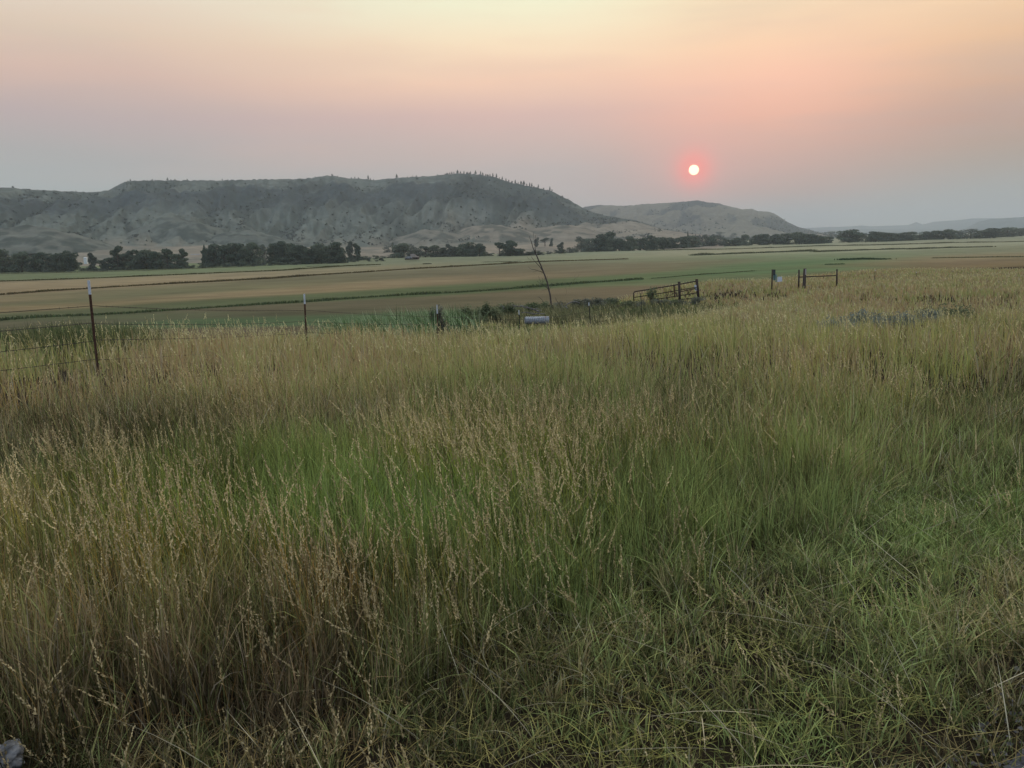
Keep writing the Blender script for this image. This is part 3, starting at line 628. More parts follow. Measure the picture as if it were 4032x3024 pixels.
# pines and junipers on the ridge crest
def pine_mesh(seed, wide=0.5, n=420):
    rng = np.random.default_rng(seed); h = rng.random(n) ** 0.8; a_ = rng.random(n) * 2 * PI
    r = (1 - h) ** 0.75 * wide * (0.55 + 0.5 * np.sin(h * 40 + seed) ** 2) * rng.random(n) ** 0.4
    C = np.stack([r * np.cos(a_), r * np.sin(a_), 0.12 + 0.88 * h], 1); V, Fq = leaves(C, 0.07, rng)
    b = MB(); b.tube([(0, 0, -.08), (0, 0, .5)], [0.03, 0.02], 5); tv = np.array(b.v); 
    tf = [f for f in b.f if len(f) == 4]; V2 = np.concatenate([V, tv]); F2 = np.concatenate([Fq, np.array(tf) + len(V)])
    return mesh_np('pine_tree', V2, F2, 4, None, M['pine'])
PINES = [pine_mesh(1, .30), pine_mesh(2, .24), pine_mesh(3, .42), crown_mesh('juniper', M['pine'], 71, 8, 500, 0.07, low=0.0)]
CP = [(51,8,3),(150,4,3),(298,4,3),(504,5,3),(512,9,2),(579,4,3),(600,6,3),(612,5,3),(660,11,2),(672,4,3),(690,4,3),(738,5,3),(875,7,2),(897,4,3),(1240,4,3),(1308,8,3),(1330,5,3),(1384,5,3),(1398,8,2),(1412,5,3),(1450,15,0),(1459,8,2),(1470,5,3),(1561,15,2),(1606,5,3),(1624,7,1),(1640,5,3),(1722,6,3),(1752,6,3),(1762,9,3),(1770,8,2),(1779,10,2),(1788,9,0),(1802,14,2),(1812,9,2),(1826,11,0),(1838,8,3),(1846,7,3),(1854,12,1),(1873,15,2),(1891,12,1),(1902,10,2),(1911,8,2),(1920,9,3),(1930,10,0),(1940,13,0),(1954,16,1),(1966,7,2),(1977,13,1),(1992,12,1),(2004,9,2),(2014,9,3),(2028,14,0),(2040,8,2),(2052,14,2),(2064,17,2),(2074,9,2),(2086,15,1),(2093,15,1),(2103,7,3),(2119,14,1),(2140,7,3),(2164,16,1),(2174,9,2),(2214,6,3),(2236,4,3)]
for i, (px, hp, ty) in enumerate(CP):
    p = crest_at(HILL1, px); d = p[1]; h = hp / F * d * 1.0
    o = bpy.data.objects.new('ridge_pine' if ty != 3 else 'ridge_juniper', PINES[ty]); COL.objects.link(o); o.location = (p[0], p[1], p[2] - h * 0.08)
    s = h if ty != 3 else h * 1.25; o.scale = (s * 1.0, s * 1.0, h); o.rotation_euler = (0, 0, i * 1.3)
    where = 'the flat left shoulder' if px < 900 else ('the middle saddle' if px < 1730 else 'the high right part')
    key = where; 
    ii = sum(1 for q in CP[:i] if ('the flat left shoulder' if q[0] < 900 else ('the middle saddle' if q[0] < 1730 else 'the high right part')) == where)
    tag(o, f'{"small round juniper" if ty == 3 else "dark pine"} on the skyline, {ordl(ii, "tree")} on {where}', 'tree', 'trees on the ridge skyline')
# dark junipers scattered over the slopes
JM = [crown_mesh('juniper', M['pine'], s, 6, 130, 0.13, low=0.0) for s in (81, 82, 83)] + [crown_mesh('juniper', M['leafA'], 84, 6, 130, 0.13, low=0.0)]
rg = np.random.default_rng(12); JP = []
GUL = [(1540, 850, 60, 50, 26), (1840, 745, 90, 60, 40), (1830, 880, 90, 20, 30), (1470, 940, 60, 10, 18), (1330, 880, 90, 40, 14), (505, 895, 20, 30, 16), (600, 915, 60, 30, 14), (380, 950, 30, 10, 8), (1240, 745, 120, 20, 18), (2060, 820, 60, 40, 18), (1260, 905, 150, 30, 16), (200, 930, 90, 25, 16), (840, 900, 60, 30, 14), (2330, 870, 100, 30, 16), (1650, 930, 60, 20, 14), (2120, 900, 80, 30, 16), (700, 780, 350, 40, 20), (1950, 800, 100, 60, 20)]
for (cx, cy, sx, sy, n) in GUL:
    for _ in range(n): JP.append((rg.normal(cx, sx), rg.normal(cy, sy)))
for k, (px, py) in enumerate(JP):
    cy_ = np.interp(px, [c[0] for c in CREST1], [c[1] for c in CREST1]); by_ = np.interp(px, [c[0] for c in BASE1], [c[1] for c in BASE1])
    if not (-50 < px < 2700) or py < cy_ + 8 or py > by_: continue
    p = on_hill(HILL1, px, py); s = rg.uniform(1.4, 3.8) * (p[1] / 1300)
    o = bpy.data.objects.new('hillside_juniper', JM[k % 4]); COL.objects.link(o); o.location = (p[0], p[1], p[2] - s * .1); o.scale = (s * 1.5, s * 1.5, s); o.rotation_euler = (0, 0, rg.uniform(0, 6))
    tag(o, 'small dark juniper dotting the hazy slope of the long ridge', 'shrub', 'junipers scattered over the long ridge slope')

# brush too fine to count over the slopes of the two ridges
def brush(h, n, azr, vr, seed, sz, dens):
    rng = np.random.default_rng(seed); vi = np.where((h.v >= vr[0]) & (h.v <= vr[1]))[0]; i = rng.choice(vi, n); j = rng.integers(2, len(h.az) - 2, n)
    A = h.az[j]; v = h.v[i]; w = dens * sm(.40, .62, fbm(A * 150, v * 9, 41 + seed, 4) * .6 + .4 * (1 - h.rid[i, j])); k = rng.random(n) < w; i, j = i[k], j[k]
    P = h.V[i, j] + rng.normal(0, 3, (len(i), 3)) * np.array([1, 1, 0]); s = rng.uniform(.5, 1, len(i)) ** 2 * sz
    C = np.repeat(P, 5, 0) + rng.normal(0, 1, (len(i) * 5, 3)) * np.repeat(s, 5)[:, None] * np.array([.7, .7, .35]); C[:, 2] += np.repeat(s, 5) * .35
    return leaves(C, np.repeat(s, 5) * .8, rng)
for h, n, vr, sd, sz, nm in ((HILL1, 9000, (.02, .97), 401, 2.6, 'long ridge'), (HILL2, 2500, (.1, .95), 402, 4.0, 'second hill')):
    V, Fq = brush(h, n, None, vr, sd, sz, .9); o = link('hillside_brush', mesh_np('hillside_brush', V, Fq, 4, None, M['scrub'])); tag(o, f'dark low brush speckling the gullies of the {nm}', 'brush', None, 'stuff')
# contour ditches: dark lines of rank grass across the hay field
def tuft_blades(P, h, w, rng, lean=0.3):
    n = len(P); a_ = rng.random(n) * 2 * PI; L = rng.random(n) * lean
    d = np.stack([np.cos(a_), np.sin(a_), a_ * 0], 1); s = rng.random(n) * 2 * PI; sd = np.stack([np.cos(s), np.sin(s), s * 0], 1) * (w / 2)[:, None]
    tip = P + d * (h * L)[:, None] + np.array([0, 0, 1.0]) * h[:, None]; mid = P + d * (h * L * .3)[:, None] + np.array([0, 0, .55]) * h[:, None]
    V = np.stack([P - sd, P + sd, mid - sd * .8, mid + sd * .8, tip], 1).reshape(-1, 3)
    b = (np.arange(n) * 5)[:, None]; Ft = np.concatenate([b + [0, 1, 2], b + [1, 3, 2], b + [2, 3, 4]], 0)
    return V, Ft, 5
DITCH = [([(-60,1110),(0,1108),(600,1085),(1100,1067),(1348,1050),(1497,1043)], 0.7, (70, 72, 44), .7), ([(-60,1163),(0,1160),(199,1146),(348,1137),(572,1124),(796,1112),(1094,1094),(1239,1082),(1497,1068),(1746,1055),(2094,1035),(2348,1025),(2478,1021)], 0.7, (80, 72, 48), 1.0),
         ([(-60,1268),(0,1263),(149,1251),(348,1242),(497,1233),(671,1221),(945,1204),(1199,1189),(1423,1174),(1696,1159),(1995,1142),(2149,1130),(2298,1117),(2537,1101)], 0.5, (74, 84, 56), .9),
         ([(2560,1098),(2672,1090),(2970,1070)], 0.25, (80, 88, 60), .5), ([(2736,1006),(2925,999),(3060,994),(3196,989)], 1.0, (82, 84, 62), 3.0), ([(3210,992),(3380,986),(3564,981)], 1.0, (82, 84, 62), 3.0), ([(3589,982),(3748,976),(3902,972)], 0.8, (82, 84, 62), 2.5),
         ([(2547,989),(2895,980),(3230,969),(3479,966),(3778,957),(4040,952)], 0.9, (96, 96, 74), 2.0), ([(3312,1024),(3400,1022),(3484,1023)], 0.6, (34, 54, 30), 2.5), ([(3262,1043),(3320,1041)], 0.4, (60, 76, 46), 1.5), ([(3678,1019),(3850,1017),(4040,1015)], 0.4, (92, 90, 62), .8),
         ([(0,1080),(550,1067),(1000,1050)], 0.4, (90, 88, 66), 0.6), ([(1210,1049),(1330,1047)], .4, (74, 84, 60), .8), ([(1670,1042),(1700,1041)], .5, (60, 64, 48), .8), ([(1900,1034),(2050,1031)], .4, (80, 82, 62), .7)]
for k, (poly, hh, colr, wd) in enumerate(DITCH):
    rng = np.random.default_rng(100 + k); G = np.array([gpt(a_, b_, FIELD) for a_, b_ in poly])
    seg = np.linalg.norm(np.diff(G[:, :2], axis=0), axis=1); cum = np.concatenate([[0], np.cumsum(seg)]); Lt = cum[-1]
    n = int(min(26000, Lt * (34 if wd < 1.5 else 60))); s = rng.random(n) * Lt
    x = np.interp(s, cum, G[:, 0]) + rng.normal(0, wd * .45, n) + (vn(s * .08, s * 0, k) - .5) * 1.6; y = np.interp(s, cum, G[:, 1]) + rng.normal(0, wd * .45, n) + (vn(s * .08, s * 0, k + 9) - .5) * 1.6
    z = H(x, y); hgt = hh * (0.35 + 1.0 * fbm(s * .12, s * 0, k + 3) ** 1.5) * rng.uniform(.6, 1.2, n)
    V, Ft, per = tuft_blades(np.stack([x, y, z], 1), hgt, np.full(n, 0.16) + y * .00035, rng)
    c = np.array(lin(colr)) * 1.5 * rng.uniform(.7, 1.35, (n, 1)) * (1 + rng.normal(0, .06, (n, 3)))
    o = link('ditch_grass', mesh_np('ditch_grass', V, Ft, 3, np.repeat(c, per, 0), M['blade']))
    tag(o, 'dark line of rank grass along a shallow ditch across the hay field', 'grass', None, 'stuff')

# ------------------------------------------------------------------ far farm buildings
def shed(px, by, wpx, hpx, d, wall, roofm, name, label, cat, depth=5.0, roof_px=None, rz=0.15, win=0):
    p = pt(px, by, d); w = wpx / F * d; h = hpx / F * d; rh = (roof_px or hpx * .5) / F * d
    t = empty(name, p, label, cat)
    b = MB(); b.box((p[0], p[1], p[2] + h / 2 - 1.0), (w, depth, h + 2.0), rz); link('wall', b.mesh('wall', wall), t)
    e = 0.5; ca, sa = math.cos(rz), math.sin(rz)
    def L(x, y, z): return Vector((p[0] + x * ca - y * sa, p[1] + x * sa + y * ca, p[2] + z))
    e = min(.5, w * .06); b = MB(); hw, hd = w / 2 + e, depth / 2 + e
    V = [L(-hw, -hd, h + .02), L(hw, -hd, h + .02), L(hw, hd, h + .02), L(-hw, hd, h + .02), L(-hw * .82, 0, h + rh), L(hw * .82, 0, h + rh)]
    b.add(V, [(0, 1, 5, 4), (2, 3, 4, 5), (0, 4, 3), (1, 2, 5), (3, 2, 1, 0)]); link('roof', b.mesh('roof', roofm), t)
    for k in range(win):
        xk = -w / 2 + w * (k + .5) / win; b = MB()
        c = L(xk, -depth / 2 - .03, h * .55); b.box(tuple(c), (w / win * .4, .06, h * .35), rz); link('window', b.mesh('window', M['pane']), t)
    return t, p, L
shed(338, 1026, 10.5, 11, 520, M['whitewall'], M['whitewall'], 'shed', 'tiny bright white shed standing among the trees at the left', 'shed', 2.5, 2)
shed(770, 1010, 34, 5, 720, M['greywall'], M['greywall'], 'farm_building', 'long low grey farm building on the tan slope', 'building', 7, 5, 0.0, 3)
shed(748, 1013, 15, 4, 700, M['greywall'], M['whitewall'], 'farm_shed', 'small shed with a bright white roof beside the grey farm building', 'shed', 5, 2, 0.0)
# brown farmhouse: wide porch roof, smaller steep upper roof
d0 = 455; p0 = pt(1623, 1021, d0); s0 = d0 / F
hs = empty('farmhouse', p0, 'low dark brown farmhouse with grey roofs at the far edge of the hay field', 'house')
def HL(x, y, z): return Vector((p0[0] + x * s0, p0[1] + y, p0[2] + z * s0))
b = MB(); b.box(tuple(HL(0, 0, 3.5)), (50 * s0, 8, 9 * s0)); link('wall', b.mesh('wall', M['logwall']), hs)
b = MB(); b.add([HL(-28, -5.2, 8.2), HL(27, -5.2, 8.2), HL(27, 5.2, 8.2), HL(-28, 5.2, 8.2), HL(-17, -1.5, 12.6), HL(17, -1.5, 12.6), HL(17, 1.5, 12.6), HL(-17, 1.5, 12.6)], [(0, 1, 5, 4), (1, 2, 6, 5), (2, 3, 7, 6), (3, 0, 4, 7), (4, 5, 6, 7), (3, 2, 1, 0)]); link('porch_roof', b.mesh('porch_roof', M['roof']), hs)
b = MB(); b.add([HL(-3, -3.2, 11.2), HL(18, -3.2, 11.2), HL(18, 3.2, 11.2), HL(-3, 3.2, 11.2), HL(-7, 0, 21), HL(9, 0, 21)], [(0, 1, 5, 4), (2, 3, 4, 5), (0, 4, 3), (1, 2, 5), (3, 2, 1, 0)]); link('upper_roof', b.mesh('upper_roof', M['roof']), hs)
for xx in (-22, -8, 8, 22):
    b = MB(); b.box(tuple(HL(xx, -5.0, 3.6)), (.25, .25, 9 * s0)); link('porch_post', b.mesh('porch_post', M['logwall']), hs)
for xx in (-14, 3, 15):
    b = MB(); b.box(tuple(HL(xx, -4.03, 4.2)), (4 * s0, .06, 3 * s0)); link('window', b.mesh('window', M['pane']), hs)
pv = pt(1610, 1020, d0 - 9)
veh = empty('parked_vehicle', pv, 'grey vehicle parked in front of the farmhouse porch', 'car')
b = MB()
for x0, x1, z0, z1 in ((-1.9, 1.9, .35, .95), (-1.0, 1.4, .95, 1.5)):
    b.add([(pv[0] + x0, pv[1] - .8, pv[2] + z0), (pv[0] + x1, pv[1] - .8, pv[2] + z0), (pv[0] + x1, pv[1] + .8, pv[2] + z0), (pv[0] + x0, pv[1] + .8, pv[2] + z0), (pv[0] + x0 * .9, pv[1] - .7, pv[2] + z1), (pv[0] + x1 * .8, pv[1] - .7, pv[2] + z1), (pv[0] + x1 * .8, pv[1] + .7, pv[2] + z1), (pv[0] + x0 * .9, pv[1] + .7, pv[2] + z1)],
          [(0, 1, 5, 4), (1, 2, 6, 5), (2, 3, 7, 6), (3, 0, 4, 7), (4, 5, 6, 7), (3, 2, 1, 0)])
link('body', b.mesh('body', M['greywall']), veh)
for xx in (-1.2, 1.2):
    for yy in (-.75, .75):
        b = MB(); b.tube([(pv[0] + xx, pv[1] + yy - .1, pv[2] + .33), (pv[0] + xx, pv[1] + yy + .1, pv[2] + .33)], .33, 12); link('wheel', b.mesh('wheel', M['pane']), veh)

# ------------------------------------------------------------------ fence
def tpost(b, base, top, w=0.036):
    """T section: flange across the fence line with a web, and studs"""
    base = Vector(base); top = Vector(top); ax = (top - base).normalized(); s = ax.cross(Vector((0, 1, 0))).normalized(); f = s.cross(ax).normalized()
    s = -s if s.x < 0 else s
    for (cx, cy, sx, sy) in ((0, 0, w, .006), (0, .018, .006, .03)):
        c = [s * (cx + a_ * sx / 2) + f * (cy + b_ * sy / 2) for a_, b_ in ((-1, -1), (1, -1), (1, 1), (-1, 1))]
        b.add([base + q for q in c] + [top + q for q in c], [(0, 1, 2, 3)[::-1], (4, 5, 6, 7), (0, 1, 5, 4), (1, 2, 6, 5), (2, 3, 7, 6), (3, 0, 4, 7)])
    L = (top - base).length; k = 0.12
    while k < L - .02:
        q = base + ax * k - f * .007
        c = [s * (a_ * .006) + ax * (b_ * .008) for a_, b_ in ((-1, -1), (1, -1), (1, 1), (-1, 1))]
        b.add([q + x for x in c] + [q + x - f * .009 for x in c], [(0, 1, 2, 3), (7, 6, 5, 4), (0, 4, 5, 1), (1, 5, 6, 2), (2, 6, 7, 3), (3, 7, 4, 0)]); k += .054
# (px, top py, Y, lower px, white length in px, mat)
POSTS = [(348.7, 1104, 11.8, 384, 1451, 55, 'rust', 'rusty steel fence post with a long white tip, nearest one at the left'), (1198, 1157, 18.3, 1209, 1384, 40, 'rust', 'rusty steel fence post with a clean white tip, second from the left'),
         (1720.5, 1200, 25.5, 1727, 1362, 35, 'rust', 'rusty steel fence post in front of the small round bush'), (2043, 1221, 31.5, 2047, 1300, 18, 'greenpost', 'dark fence post beside the white culvert pipe'),
         (2318, 1191, 34.5, 2327, 1292, 13, 'greenpost', 'green fence post with a tiny white tip in the open grass'), (2523, 1154, 42, 2526, 1232, 0, 'greenpost', 'short dark fence post in front of the gate end')]
fence = empty('wire_fence', (-6, 11.8, -0.1), 'barbed wire fence on white-tipped steel posts running away across the grass', 'fence')
tops = []; bases = []
for (px, ty, Y, lx, ly, wl_, mt, lab) in POSTS:
    tp = Vector(pt(px, ty, Y)); lo = Vector(pt(lx, ly, Y)); ax = (lo - tp).normalized(); gz = float(H(tp.x, tp.y)); L = (tp.z - gz) + .12
    base = tp + ax * (L / abs(ax.z))
    wlen = wl_ / F * Y; cut = tp + ax * max(wlen, .001)
    b = MB(); tpost(b, base, cut); po = link('fence_post', b.mesh('fence_post', M[mt]), fence); po['label'] = lab
    if wl_:
        b = MB(); tpost(b, cut - ax * .001, tp, .038); wt = b.mesh('white_tip', M['white']); o = link('white_tip', wt, None); o.parent = po
        o.matrix_parent_inverse = (po.matrix_parent_inverse @ Matrix.Translation(fence.location)).inverted() if False else Matrix.Identity(4)
    tops.append(tp); bases.append(base)
tops = [tops[0] + Vector((-4.2, -6.4, 0.25))] + tops; bases = [bases[0] + Vector((-4.2, -6.4, .2))] + bases
b = MB(); tpost(b, bases[0], tops[0]); link('fence_post', b.mesh('fence_post', M['rust']), fence)
tops.append(Vector(pt(2672, 1125, 47))); bases.append(Vector(pt(2672, 1190, 47)))
for q, dz in enumerate((0.36, 0.60, 0.86, 1.12)):
    b = MB(); rngw = random.Random(q)
    for i in range(len(tops) - 1):
        p1 = tops[i] + (bases[i] - tops[i]).normalized() * (dz + rngw.uniform(-.02, .02)); p2 = tops[i + 1] + (bases[i + 1] - tops[i + 1]).normalized() * dz
        n = 14; sag = rngw.uniform(.02, .07)
        pts = [p1.lerp(p2, k / n) - Vector((0, 0, sag * 4 * (k / n) * (1 - k / n))) for k in range(n + 1)]
        for p in pts: p.y -= .02
        b.tube(pts, .0042 if i < 3 else .0052, 4, False)
        Lw = (p2 - p1).length
        for k in range(int(Lw / .13)):
            t_ = (k + .5) * .13 / Lw; c = p1.lerp(p2, t_) - Vector((0, .02, sag * 4 * t_ * (1 - t_))); dd = Vector((rngw.uniform(-.4, .4), rngw.uniform(-1, 1), rngw.uniform(-1, 1))).normalized() * .016
            b.tube([c - dd, c + dd], .0022, 3, False)
    link('barbed_wire', b.mesh('barbed_wire', M['wire']), fence)

# second fence, right of the brace
f2 = empty('wire_fence', tuple(pt(3446, 1110, 71)), 'short run of thin steel fence posts right of the pipe brace', 'fence')
PP = []
for (px, ty, Y) in ((3446, 1062, 71), (3608, 1070, 80), (3800, 1075, 92)):
    tp = Vector(pt(px, ty, Y)); gz = float(H(tp.x, tp.y)); base = Vector((tp.x, tp.y, gz - .1)); b = MB(); tpost(b, base, tp - Vector((0, 0, .12)), .045); po = link('fence_post', b.mesh('fence_post', M['greenpost']), f2)
    b = MB(); tpost(b, tp - Vector((0, 0, .121)), tp, .046); o = link('white_tip', b.mesh('white_tip', M['white'])); o.parent = po
    PP.append(tp)
for dz in (.3, .7):
    b = MB(); b.tube([Vector(pt(3294, 1085, 57)) - Vector((0, 0, dz - .3))] + [p - Vector((0, 0, dz)) for p in PP], .004, 4, False); link('barbed_wire', b.mesh('barbed_wire', M['wire']), f2)

def gz_at(p): return float(H(p[0], p[1]))
# pipe gate, leaning open between its posts
GY = 50.0
gp = {}
for (px, ty, lx, ly, r, lab) in ((2674, 1111, 2677, 1190, .075, 'thick dark steel post standing in front of the gate'), (2743, 1101, 2750, 1170, .085, 'thick rusty steel post at the high end of the gate')):
    Y = GY - .6 if px < 2700 else GY + .4
    tp = Vector(pt(px, ty, Y)); lo = Vector(pt(lx, ly, Y)); ax = (lo - tp).normalized(); base = tp + ax * ((tp.z - gz_at(tp) + .3) / abs(ax.z))
    b = MB(); b.tube([base, tp], [r, r], 14); b.tube([tp, tp + Vector((0, 0, .03))], [r * 1.12, r * 1.05], 14)
    o = link('gate_post', b.mesh('gate_post', M['pipe'], True)); o.data.name = 'gate_post'; tag(o, lab, 'gate post', 'posts of the pipe gate')
gate = empty('pipe_gate', tuple(pt(2500, 1190, GY)), 'rusty tubular pipe gate sloping up between its posts', 'gate')
def GP(px, py, dy=0.0): return Vector(pt(px, py, GY + dy))
# outer frame: a rounded left end, top rail
fr = [GP(2496, 1185), GP(2495, 1160), GP(2495.5, 1153), GP(2498, 1149.5), GP(2504, 1147.5), GP(2530, 1143.5), GP(2650, 1124), GP(2741, 1107)]
b = MB(); b.tube(fr, .034, 10); link('top_rail', b.mesh('top_rail', M['pipe'], True), gate)
for pts_, nm in (([GP(2498, 1171), GP(2600, 1155), GP(2660, 1145), GP(2674, 1142.5), GP(2739, 1131.5)], 'middle_rail'), ([GP(2570, 1180), GP(2620, 1173), GP(2674, 1164.5), GP(2745, 1153)], 'lower_rail'), ([GP(2500, 1200), GP(2600, 1191), GP(2690, 1178), GP(2747, 1172)], 'bottom_rail')):
    b = MB(); b.tube(pts_, .026, 10); link(nm, b.mesh(nm, M['pipe'], True), gate)
b = MB(); b.tube([GP(2678, 1149), GP(2739, 1136)], .024, 10); link('middle_rail', b.mesh('middle_rail', M['pipe'], True), gate)
b = MB(); b.prism([GP(2651, 1125.5), GP(2656, 1125), GP(2659, 1170), GP(2654, 1171)], (0, -.045, 0), (0, -.038, 0)); link('brace', b.mesh('brace', M['rust']), gate)
b = MB(); b.tube([GP(2738, 1133), GP(2752, 1135)], .03, 8); b.tube([GP(2736, 1139), GP(2744, 1140)], .02, 8); link('latch', b.mesh('latch', M['pipe'], True), gate)
b = MB(); b.prism([GP(2737.5, 1123), GP(2745.5, 1123), GP(2748.5, 1144), GP(2740.5, 1144.5)], (0, .27, 0), (0, .285, 0))
for v_ in range(0): pass
sg = link('notice_sign', b.mesh('notice_sign', M['sign'])); tag(sg, 'narrow blank white notice fixed to the high end gate post', 'sign')

# pipe brace (H) with a wooden post in front
HY = 56.0
brace = empty('pipe_brace', tuple(pt(3146, 1130, HY)), 'dark H-shaped pipe brace of two posts and one rail', 'brace')
for (px, ty, r) in ((3146, 1062, .055), (3295.5, 1060, .055)):
    tp = Vector(pt(px, ty, HY)); lo = Vector(pt(px - (0 if px < 3200 else -1), 1110, HY)); base = Vector((lo.x, lo.y, gz_at(lo) - .3)); b = MB(); b.tube([base, tp], r, 12); link('post', b.mesh('post', M['pipe'], True), brace)
b = MB(); b.tube([Vector(pt(3148, 1091, HY)), Vector(pt(3293, 1085, HY))], .036, 10); link('rail', b.mesh('rail', M['pipe'], True), brace)
tp = Vector(pt(3169, 1057, HY - 1.2)); gz0 = gz_at(tp); b = MB()
rr = random.Random(3); b.tube([(tp.x - .02, tp.y, gz0 - .2), (tp.x - .01, tp.y, gz0 + .5), (tp.x, tp.y, gz0 + 1.1), (tp.x + .01, tp.y, tp.z - .05), (tp.x + .01, tp.y, tp.z)], [.115, .108, .105, .10, .085], 12)
o = link('wooden_post', b.mesh('wooden_post', M['wood'], True)); tag(o, 'thick grey weathered wooden post in front of the pipe brace', 'post')
q = Vector(pt(3172.5, 1071, HY - 1.33)); b = MB(); b.box((q.x, q.y, q.z), (.075, .012, .37)); o = link('notice_sign', b.mesh('notice_sign', noise_mat('pale_card', (.36, .33, .32), (.46, .42, .41), 8))); tag(o, 'narrow pale card nailed to the wooden post', 'sign')
b = MB(); b.box((q.x + .02, q.y - .008, q.z + .12), (.03, .004, .03)); oo = link('dark_mark', b.mesh('dark_mark', M['pipe']), o)
oo.matrix_parent_inverse = Matrix.Identity(4)
# board lying in the grass by that post
q = Vector(pt(3182, 1124.5, HY - 3)); b = MB(); b.box((q.x, q.y, q.z), (.17, .03, .03)); o = link('wooden_stake', b.mesh('wooden_stake', noise_mat('pale_wood', (.4, .36, .28), (.5, .45, .36), 10))); tag(o, 'small pale wooden stake end right of the wooden post', 'stake')

# left gate post of the gap with its boards and white square sign
SY = 55.0
tp = Vector(pt(3041, 1061, SY)); gz0 = gz_at(tp)
sp = empty('marker_post', (tp.x, tp.y, gz0), 'dark steel post with a dark board and teal bracket, left of the brace', 'post')
b = MB(); b.tube([(tp.x, tp.y, gz0 - .2), tuple(tp)], .045, 12); link('post', b.mesh('post', M['pipe'], True), sp)
def SP(px, py, dy=0.0): return Vector(pt(px, py, SY + dy))
b = MB(); b.prism([SP(3043, 1061.5), SP(3052.5, 1061.5), SP(3051, 1104), SP(3044, 1104)], (0, -.06, 0), (0, -.03, 0)); link('board', b.mesh('board', noise_mat('dark_slate_board', (.03, .035, .042), (.055, .06, .07), 6)), sp)
b = MB(); b.prism([SP(3044.5, 1084), SP(3048, 1084), SP(3047.5, 1104), SP(3044.5, 1104)], (0, -.085, 0), (0, -.065, 0)); link('tag', b.mesh('tag', M['teal']), sp)
b = MB()
for k in range(6):
    c = SP(3056, 1083 + k * 5, -.05); b.box((c.x, c.y, c.z), (.075, .03, .05), 0)
b.tube([SP(3053.5, 1079, -.05), SP(3054, 1110, -.05)], .014, 6); b.tube([SP(3059, 1080, -.05), SP(3058.5, 1110, -.05)], .012, 6); b.tube([SP(3042, 1095, 0), SP(3060, 1095, -.04)], .015, 6)
link('bracket', b.mesh('bracket', M['teal']), sp)
b = MB(); b.prism([SP(3059.5, 1090), SP(3077, 1089), SP(3078, 1107.5), SP(3059, 1110)], (0, -.10, 0), (0, -.085, 0)); o = link('square_sign', b.mesh('square_sign', M['sign'])); tag(o, 'blank pale blue-white square sign hung low in the grass', 'sign')

# ------------------------------------------------------------------ corrugated culvert pipe
cy0 = 33.5; pa = Vector(pt(2067, 1262, cy0)); pb = Vector(pt(2160, 1260, cy0 + .15)); axis = (pb - pa); Lc = axis.length; axis.normalize()
rad = .14; n = 170; V = []; Fs = []; sg_ = 36
ctr = lambda t_: pa + axis * (t_ * Lc)
s1 = axis.cross(Vector((0, 0, 1))).normalized(); s2 = s1.cross(axis).normalized()
for i in range(n + 1):
    for k in range(sg_):
        an = 2 * PI * k / sg_; rr_ = rad + .017 * math.sin(2 * PI * (i / n * 13 + an / (2 * PI)))
        V.append(ctr(i / n) + s1 * math.cos(an) * rr_ + s2 * math.sin(an) * rr_)
for i in range(n):
    for k in range(sg_): Fs.append((i * sg_ + k, i * sg_ + (k + 1) % sg_, (i + 1) * sg_ + (k + 1) % sg_, (i + 1) * sg_ + k))
b = MB(); b.add(V, Fs); me = b.mesh('culvert_pipe', M['galv'], True); o = link('culvert_pipe', me); sd_ = o.modifiers.new('wall', 'SOLIDIFY'); sd_.thickness = .006
tag(o, 'white galvanised corrugated culvert pipe, partly rusted, lying in the grass', 'pipe')

# ------------------------------------------------------------------ dead tree and dead wood
DY = 44.0
def dz_(x, y): return (1980 + x / 4.255, 900 + y / 4.255)
def branch(b, pts, r0, r1, Y=DY, wob=.35, seed=0, seg=7):
    rg_ = random.Random(seed); P = []; n = len(pts); off = 0
    for i, (x, y) in enumerate(pts):
        off += rg_.uniform(-wob, wob) * .35; px, py = dz_(x, y); P.append(Vector(pt(px, py, Y + off)))
    # refine with small kinks
    Q = [P[0]]
    for i in range(n - 1):
        L = (P[i + 1] - P[i]).length; m_ = P[i].lerp(P[i + 1], .5) + Vector((rg_.uniform(-1, 1), rg_.uniform(-1, 1), rg_.uniform(-1, 1))) * L * .035; Q += [m_, P[i + 1]]
    r1 *= 1.3; R = [r0 + (r1 - r0) * (i / (len(Q) - 1)) for i in range(len(Q))]; b.tube(Q, R, seg)
base_p = Vector(pt(*dz_(825, 1400), DY))
dt = empty('dead_tree', tuple(base_p), 'bare dead tree leaning left with few thin branches, standing in brush', 'tree')
b = MB(); branch(b, [(828, 1440), (818, 1300), (800, 1200), (785, 1080), (765, 1000), (745, 900), (710, 800), (675, 715), (640, 620), (590, 510), (548, 420)], .046, .024, seed=1, wob=.1, seg=10)
link('trunk', b.mesh('trunk', M['dead'], True), dt)
